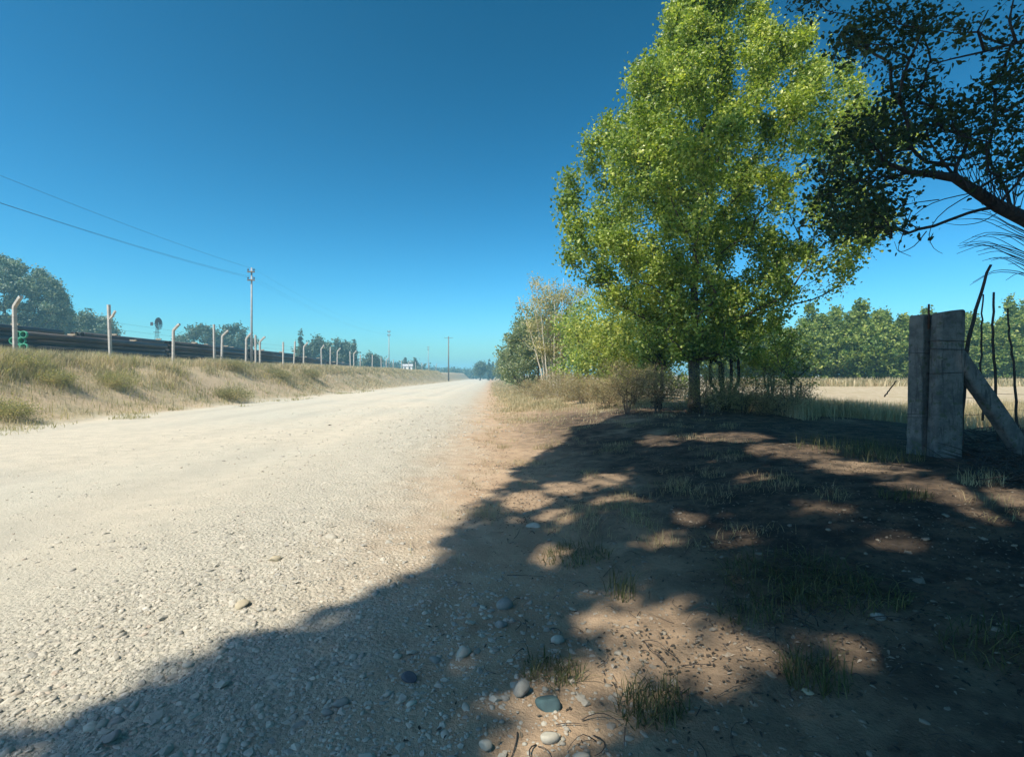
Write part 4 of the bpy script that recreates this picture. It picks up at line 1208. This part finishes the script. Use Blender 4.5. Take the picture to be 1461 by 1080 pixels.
p1, t1 = utility_pole('nearest pale concrete utility pole with two short crossarms', 359, 382, 40.0, (.35, 1.0))
p2, t2 = utility_pole('second thin utility pole, farther down the left fence', 555, 471, 94.0, (.35, 1.0))
p3, t3 = utility_pole('thin bare-looking utility pole between the second pole and the tee-topped one', 611, 494, 146.0, (.35, 1.0))
p4, t4 = utility_pole('dark utility pole with a wide tee crossarm beside the far road', 640, 480, 160.0, (.5,), .2, 'pole_wood', 1.3)
p0, t0 = utility_pole('utility pole behind the viewpoint on the left bank', 0, 0, -12.0, (.35, 1.0), x=-19.6) if False else (None, None)
xb, yb = -20.6, -14.0; zb = hz(xb, yb)
# wires: nearest span runs out of the frame past the camera
start = [(t[0] - 0.2 + 2.0, -14.0, t[2] + .2) for t in t1]
def wire(a, b, sag, label, r=.006):
    t = np.linspace(0, 1, 30)[:, None]; q = np.array(a) * (1 - t) + np.array(b) * t; q[:, 2] -= sag * 4 * (t * (1 - t))[:, 0]
    mb = MB(); mb.tube(q, r, 5, False)
    tag(mb.build('power_cable', M['cable']), label, 'cable', 'cables of the power line')
q0 = at(0, 270, 19.0)
for i, lab in ((1, 'upper power cable sagging from the nearest pole towards the left edge'), (2, 'lower power cable from the nearest pole, the upper of the close pair'), (3, 'lowest power cable from the nearest pole, of the close pair')):
    a = np.array(t1[i]); b_ = np.array([a[0] + 2.1, -14.0, a[2] + (.9, .25, -.1)[i - 1]])
    wire(a, b_, 1.1, lab)
for i, lab in ((1, 'upper power cable between the first and second poles'), (2, 'left lower power cable between the first and second poles'), (3, 'right lower power cable between the first and second poles')):
    wire(t1[i], t2[i], .9, lab, .003)
for i, lab in ((1, 'upper power cable between the second and third poles'), (3, 'lower power cable between the second and third poles')):
    wire(t2[i], t3[i], .8, lab, .003)

# ------------------------------------------------------------------ far left
def far_tree(name, label, u, v, y, rx, rz, n, per, lsize, leafm, rb=.25, low=-.75, grp='trees beyond the pipe yard', lump=.3, cat='tree', rise=.3, inner=.45):
    x = (u - U0) / F * y; zb = hz(x, y); top = CAMZ - (v - VH) / F * y - zb
    A = ell(n, (0, 0, top - rz), (rx, rx, rz), inner, lump, int(u) + 7, low); A[:, 2] = np.clip(A[:, 2], .4, None)
    tr_ = [(0, 0, -.3), (0, 0, top * .15), (.1, 0, top * .3), (0, .1, top * .5), (0, 0, top * .7)]
    return make_tree(name, label, cat, (x, y, zb), A, tr_, rb, per, lsize * 1.2, lsize, leafm, M['bark'], grp, shape='tuft', kpath=.3, rise=rise, frac=.5, seg=1.0, r_tip=.02, thin=.04)


far_tree('round_tree', 'large dense rounded tree towering over the pipes at the left edge', 6, 371, 78, 8.4, 7.6, 600, 150, .30, M['leaf_dome'], .5, lump=.09, inner=.66, low=-.95)
far_tree('round_tree', 'lower bushy tree right of the large rounded tree', 92, 443, 92, 5.5, 3.6, 110, 90, .4, M['leaf_dome'])
far_tree('round_tree', 'low bushy tree sloping down towards the forked post', 130, 453, 100, 5.0, 3.0, 90, 80, .4, M['leaf_dome'])
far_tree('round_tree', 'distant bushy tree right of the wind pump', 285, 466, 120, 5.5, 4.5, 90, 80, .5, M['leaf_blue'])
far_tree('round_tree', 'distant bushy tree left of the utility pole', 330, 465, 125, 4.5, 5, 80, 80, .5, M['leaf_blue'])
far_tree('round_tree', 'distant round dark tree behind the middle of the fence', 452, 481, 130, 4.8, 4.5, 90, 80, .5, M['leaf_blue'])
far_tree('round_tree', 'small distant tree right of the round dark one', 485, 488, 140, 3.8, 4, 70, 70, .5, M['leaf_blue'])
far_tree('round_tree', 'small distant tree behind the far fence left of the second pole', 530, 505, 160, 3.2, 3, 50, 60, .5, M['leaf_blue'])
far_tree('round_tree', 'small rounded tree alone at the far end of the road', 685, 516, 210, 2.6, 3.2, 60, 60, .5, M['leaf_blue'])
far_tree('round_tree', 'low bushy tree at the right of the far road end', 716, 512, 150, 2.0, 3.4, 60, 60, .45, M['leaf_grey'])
for (u, v, y, lab) in [(429, 474, 125, 'dark cypress left of the round dark tree'), (505, 488, 150, 'dark pointed cypress behind the far fence'), (698, 513, 230, 'thin dark cypress at the far end of the road'), (703, 517, 240, 'smaller cypress beside the one at the road end'), (592, 511, 200, 'small cypress behind the white house'), (578, 509, 205, 'dark conifer left behind the white house')]:
    x = (u - U0) / F * y; zb = hz(x, y); top = CAMZ - (v - VH) / F * y - zb
    A = ell(60, (0, 0, top * .5), (top * .1, top * .1, top * .5), .2, .2, int(u)); A[:, :2] *= (1.3 - A[:, 2:3] / top); A[:, 2] = np.clip(A[:, 2], .3, None)
    make_tree('cypress_tree', lab, 'tree', (x, y, zb), A, [(0, 0, -.3), (0, 0, top * .3), (0, 0, top * .6), (0, 0, top * .95)], .15, 45, .25, .4, M['leaf_blue'], M['bark'], 'cypresses in the distance', shape='tuft', rise=1.0, seg=1.0, thin=.05, r_tip=.02)
# treeline that closes the horizon
k = 0
for u in range(600, 725, 9):
    if 640 < u < 0: continue
    y = 330 + RNG.uniform(-15, 25); k += 1
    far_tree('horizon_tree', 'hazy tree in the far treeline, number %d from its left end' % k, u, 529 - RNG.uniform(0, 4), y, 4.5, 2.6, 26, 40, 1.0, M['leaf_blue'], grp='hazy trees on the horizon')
k = 0
for u in range(150, 600, 22):
    y = 260 + RNG.uniform(-15, 25); k += 1
    if u < 420: continue
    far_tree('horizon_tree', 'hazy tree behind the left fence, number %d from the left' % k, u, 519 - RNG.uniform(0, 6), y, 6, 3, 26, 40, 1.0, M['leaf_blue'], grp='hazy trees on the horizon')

# wind pump
x, y = (224 - U0) / F * 95, 95.0; zb = hz(x, y)
root = wp = thing('wind_pump', 'small farm wind pump with a round bladed wheel on a lattice tower', 'wind pump', (x, y, zb), None, 1.45)
hubz = CAMZ - (457 - VH) / F * 95 - zb
mb = MB()
for sx, sy in ((-1, -1), (1, -1), (1, 1), (-1, 1)): mb.tube([(sx * .8, sy * .8, -.2), (sx * .12, sy * .12, hubz - .3)], .05, 5)
for q in np.linspace(.1, .9, 7):
    w = .8 - .68 * q; z = q * (hubz - .3); mb.tube([(-w, -w, z), (w, -w, z), (w, w, z), (-w, w, z), (-w, -w, z)], .03, 4, False)
mb.build('lattice_tower', M['galv'], root, smooth=False)
mb = MB(); mb.box((-.55, -.55, hubz - 1.75), (.55, .55, hubz - 1.65)); mb.build('platform', M['galv'], root, smooth=False)
mb = MB()
for k in range(16):
    a = 2 * math.pi * k / 16; d = np.array([math.cos(a), 0, math.sin(a)]); e = np.array([-math.sin(a), .35, math.cos(a)])
    c = np.array([0, -.45, hubz]); i0, i1 = .2, 1.25
    Vq = np.array([c + d * i0 - e * .05, c + d * i0 + e * .05, c + d * i1 + e * .21, c + d * i1 - e * .21]); Vq2 = Vq + [0, .015, 0]
    mb.add(np.vstack([Vq, Vq2]), [(0, 1, 2), (0, 2, 3), (4, 6, 5), (4, 7, 6), (0, 4, 5), (0, 5, 1), (1, 5, 6), (1, 6, 2), (2, 6, 7), (2, 7, 3), (3, 7, 4), (3, 4, 0)])
mb.tube([(0, -.55, hubz), (0, .3, hubz)], .09, 8); wheel = mb.build('wind_wheel', M['galv'], root, smooth=False)
mb = MB(); mb.tube([(0, .3, hubz), (0, 1.3, hubz)], .03, 5); mb.box((-.012, 1.1, hubz - .35), (.012, 1.9, hubz + .35)); mb.build('tail_vane', M['galv'], root, smooth=False)

wp.scale = (.72, .72, .93)
# white house far down the left side
x, y = (582 - U0) / F * 190, 190.0; zb = hz(x, y)
root = thing('white_house', 'small low white house far off behind the left fence', 'house', (x, y, zb), None, .1)
hh = CAMZ - (520 - VH) / F * 190 - zb
mb = MB(); mb.box((-2.2, -2, -.3), (2.2, 2, hh)); mb.build('wall', M['white_wall'], root, smooth=False)
mb = MB()
V_ = np.array([(-2.5, -2.3, hh), (2.5, -2.3, hh), (2.5, 2.3, hh), (-2.5, 2.3, hh), (-2.5, 0, hh + .9), (2.5, 0, hh + .9)])
mb.add(V_, [(0, 1, 5), (0, 5, 4), (2, 3, 4), (2, 4, 5), (0, 4, 3), (1, 2, 5), (0, 3, 2), (0, 2, 1)]); mb.build('roof', M['roof_tin'], root, smooth=False); root.scale = (.75, .75, .8)
for sx in (-1.2, 1.0):
    mb = MB(); mb.box((sx - .35, -2.04, hh - 1.5), (sx + .35, -2.005, hh - .5)); mb.build('window', M['glass_dark'], root, smooth=False)

# ------------------------------------------------------------------ haze
HAZE = 0.0013
mb = MB(); mb.box((-1000, -180, -6), (1000, 1400, 26))
hm, nt = new_mat('haze'); b = NT(nt); pv = b.n('ShaderNodeVolumePrincipled'); pv.inputs['Density'].default_value = HAZE; pv.inputs['Color'].default_value = (0.33, 0.76, 1.0, 1); pv.inputs['Anisotropy'].default_value = 0.2
o = b.n('ShaderNodeOutputMaterial'); b.l(pv.outputs[0], o.inputs['Volume'])
hz_o = mb.build('haze', hm, smooth=False); tag(hz_o, 'thin pale summer haze over the road and fields', 'haze', kind='stuff')

# ------------------------------------------------------------------ light, sky, camera
sun = bpy.data.lights.new('sun', 'SUN'); sun.energy = 5.0; sun.angle = math.radians(.53); sun.color = (1.0, .93, .80)
so = bpy.data.objects.new('sun', sun); COL.objects.link(so)
dirv = Vector((LH[0] * math.cos(SUN_EL), LH[1] * math.cos(SUN_EL), -math.sin(SUN_EL)))
so.rotation_euler = dirv.to_track_quat('-Z', 'Y').to_euler()
w = bpy.data.worlds.new('World'); SC.world = w; w.use_nodes = True; nt = w.node_tree; nt.nodes.clear(); b = NT(nt)
sky = b.n('ShaderNodeTexSky', sky_type='NISHITA'); sky.sun_disc = False; sky.sun_elevation = SUN_EL
sky.sun_rotation = math.atan2(-LH[0], -LH[1])
sky.air_density = 1.0; sky.dust_density = 1.3; sky.ozone_density = 3.5; sky.altitude = 300
sc_ = b.n('ShaderNodeSeparateColor'); b.l(sky.outputs[0], sc_.inputs[0]); cc_ = b.n('ShaderNodeCombineColor')
for ch, (am, pw) in enumerate(((1.8, 2.5), (1.55, 1.62), (1.68, 1.85))):          # deeper, more cyan blue than the plain model
    b.l(b.math('MULTIPLY', am * 10, b.math('POWER', b.math('MULTIPLY', sc_.outputs[ch], .085 * 1.3), pw)), cc_.inputs[ch])
bg = b.n('ShaderNodeBackground'); b.l(cc_.outputs[0], bg.inputs[0]); bg.inputs[1].default_value = 0.1
o = b.n('ShaderNodeOutputWorld'); b.l(bg.outputs[0], o.inputs[0])

cam = bpy.data.cameras.new('camera'); co = bpy.data.objects.new('camera', cam); COL.objects.link(co)
co.location = (0, 0, CAMZ); co.rotation_euler = (math.pi / 2, 0, 0)
cam.sensor_width = 36; cam.lens = F / 1461 * 36; cam.shift_y = (VH - 540) / 1461; cam.clip_end = 3000; cam.clip_start = .05
SC.camera = co
SC.view_settings.view_transform = 'Standard'; SC.view_settings.look = 'None'; SC.view_settings.exposure = 0.57; SC.view_settings.gamma = 1.0
SC.cycles.max_bounces = 8; SC.cycles.transparent_max_bounces = 8; SC.cycles.volume_bounces = 1
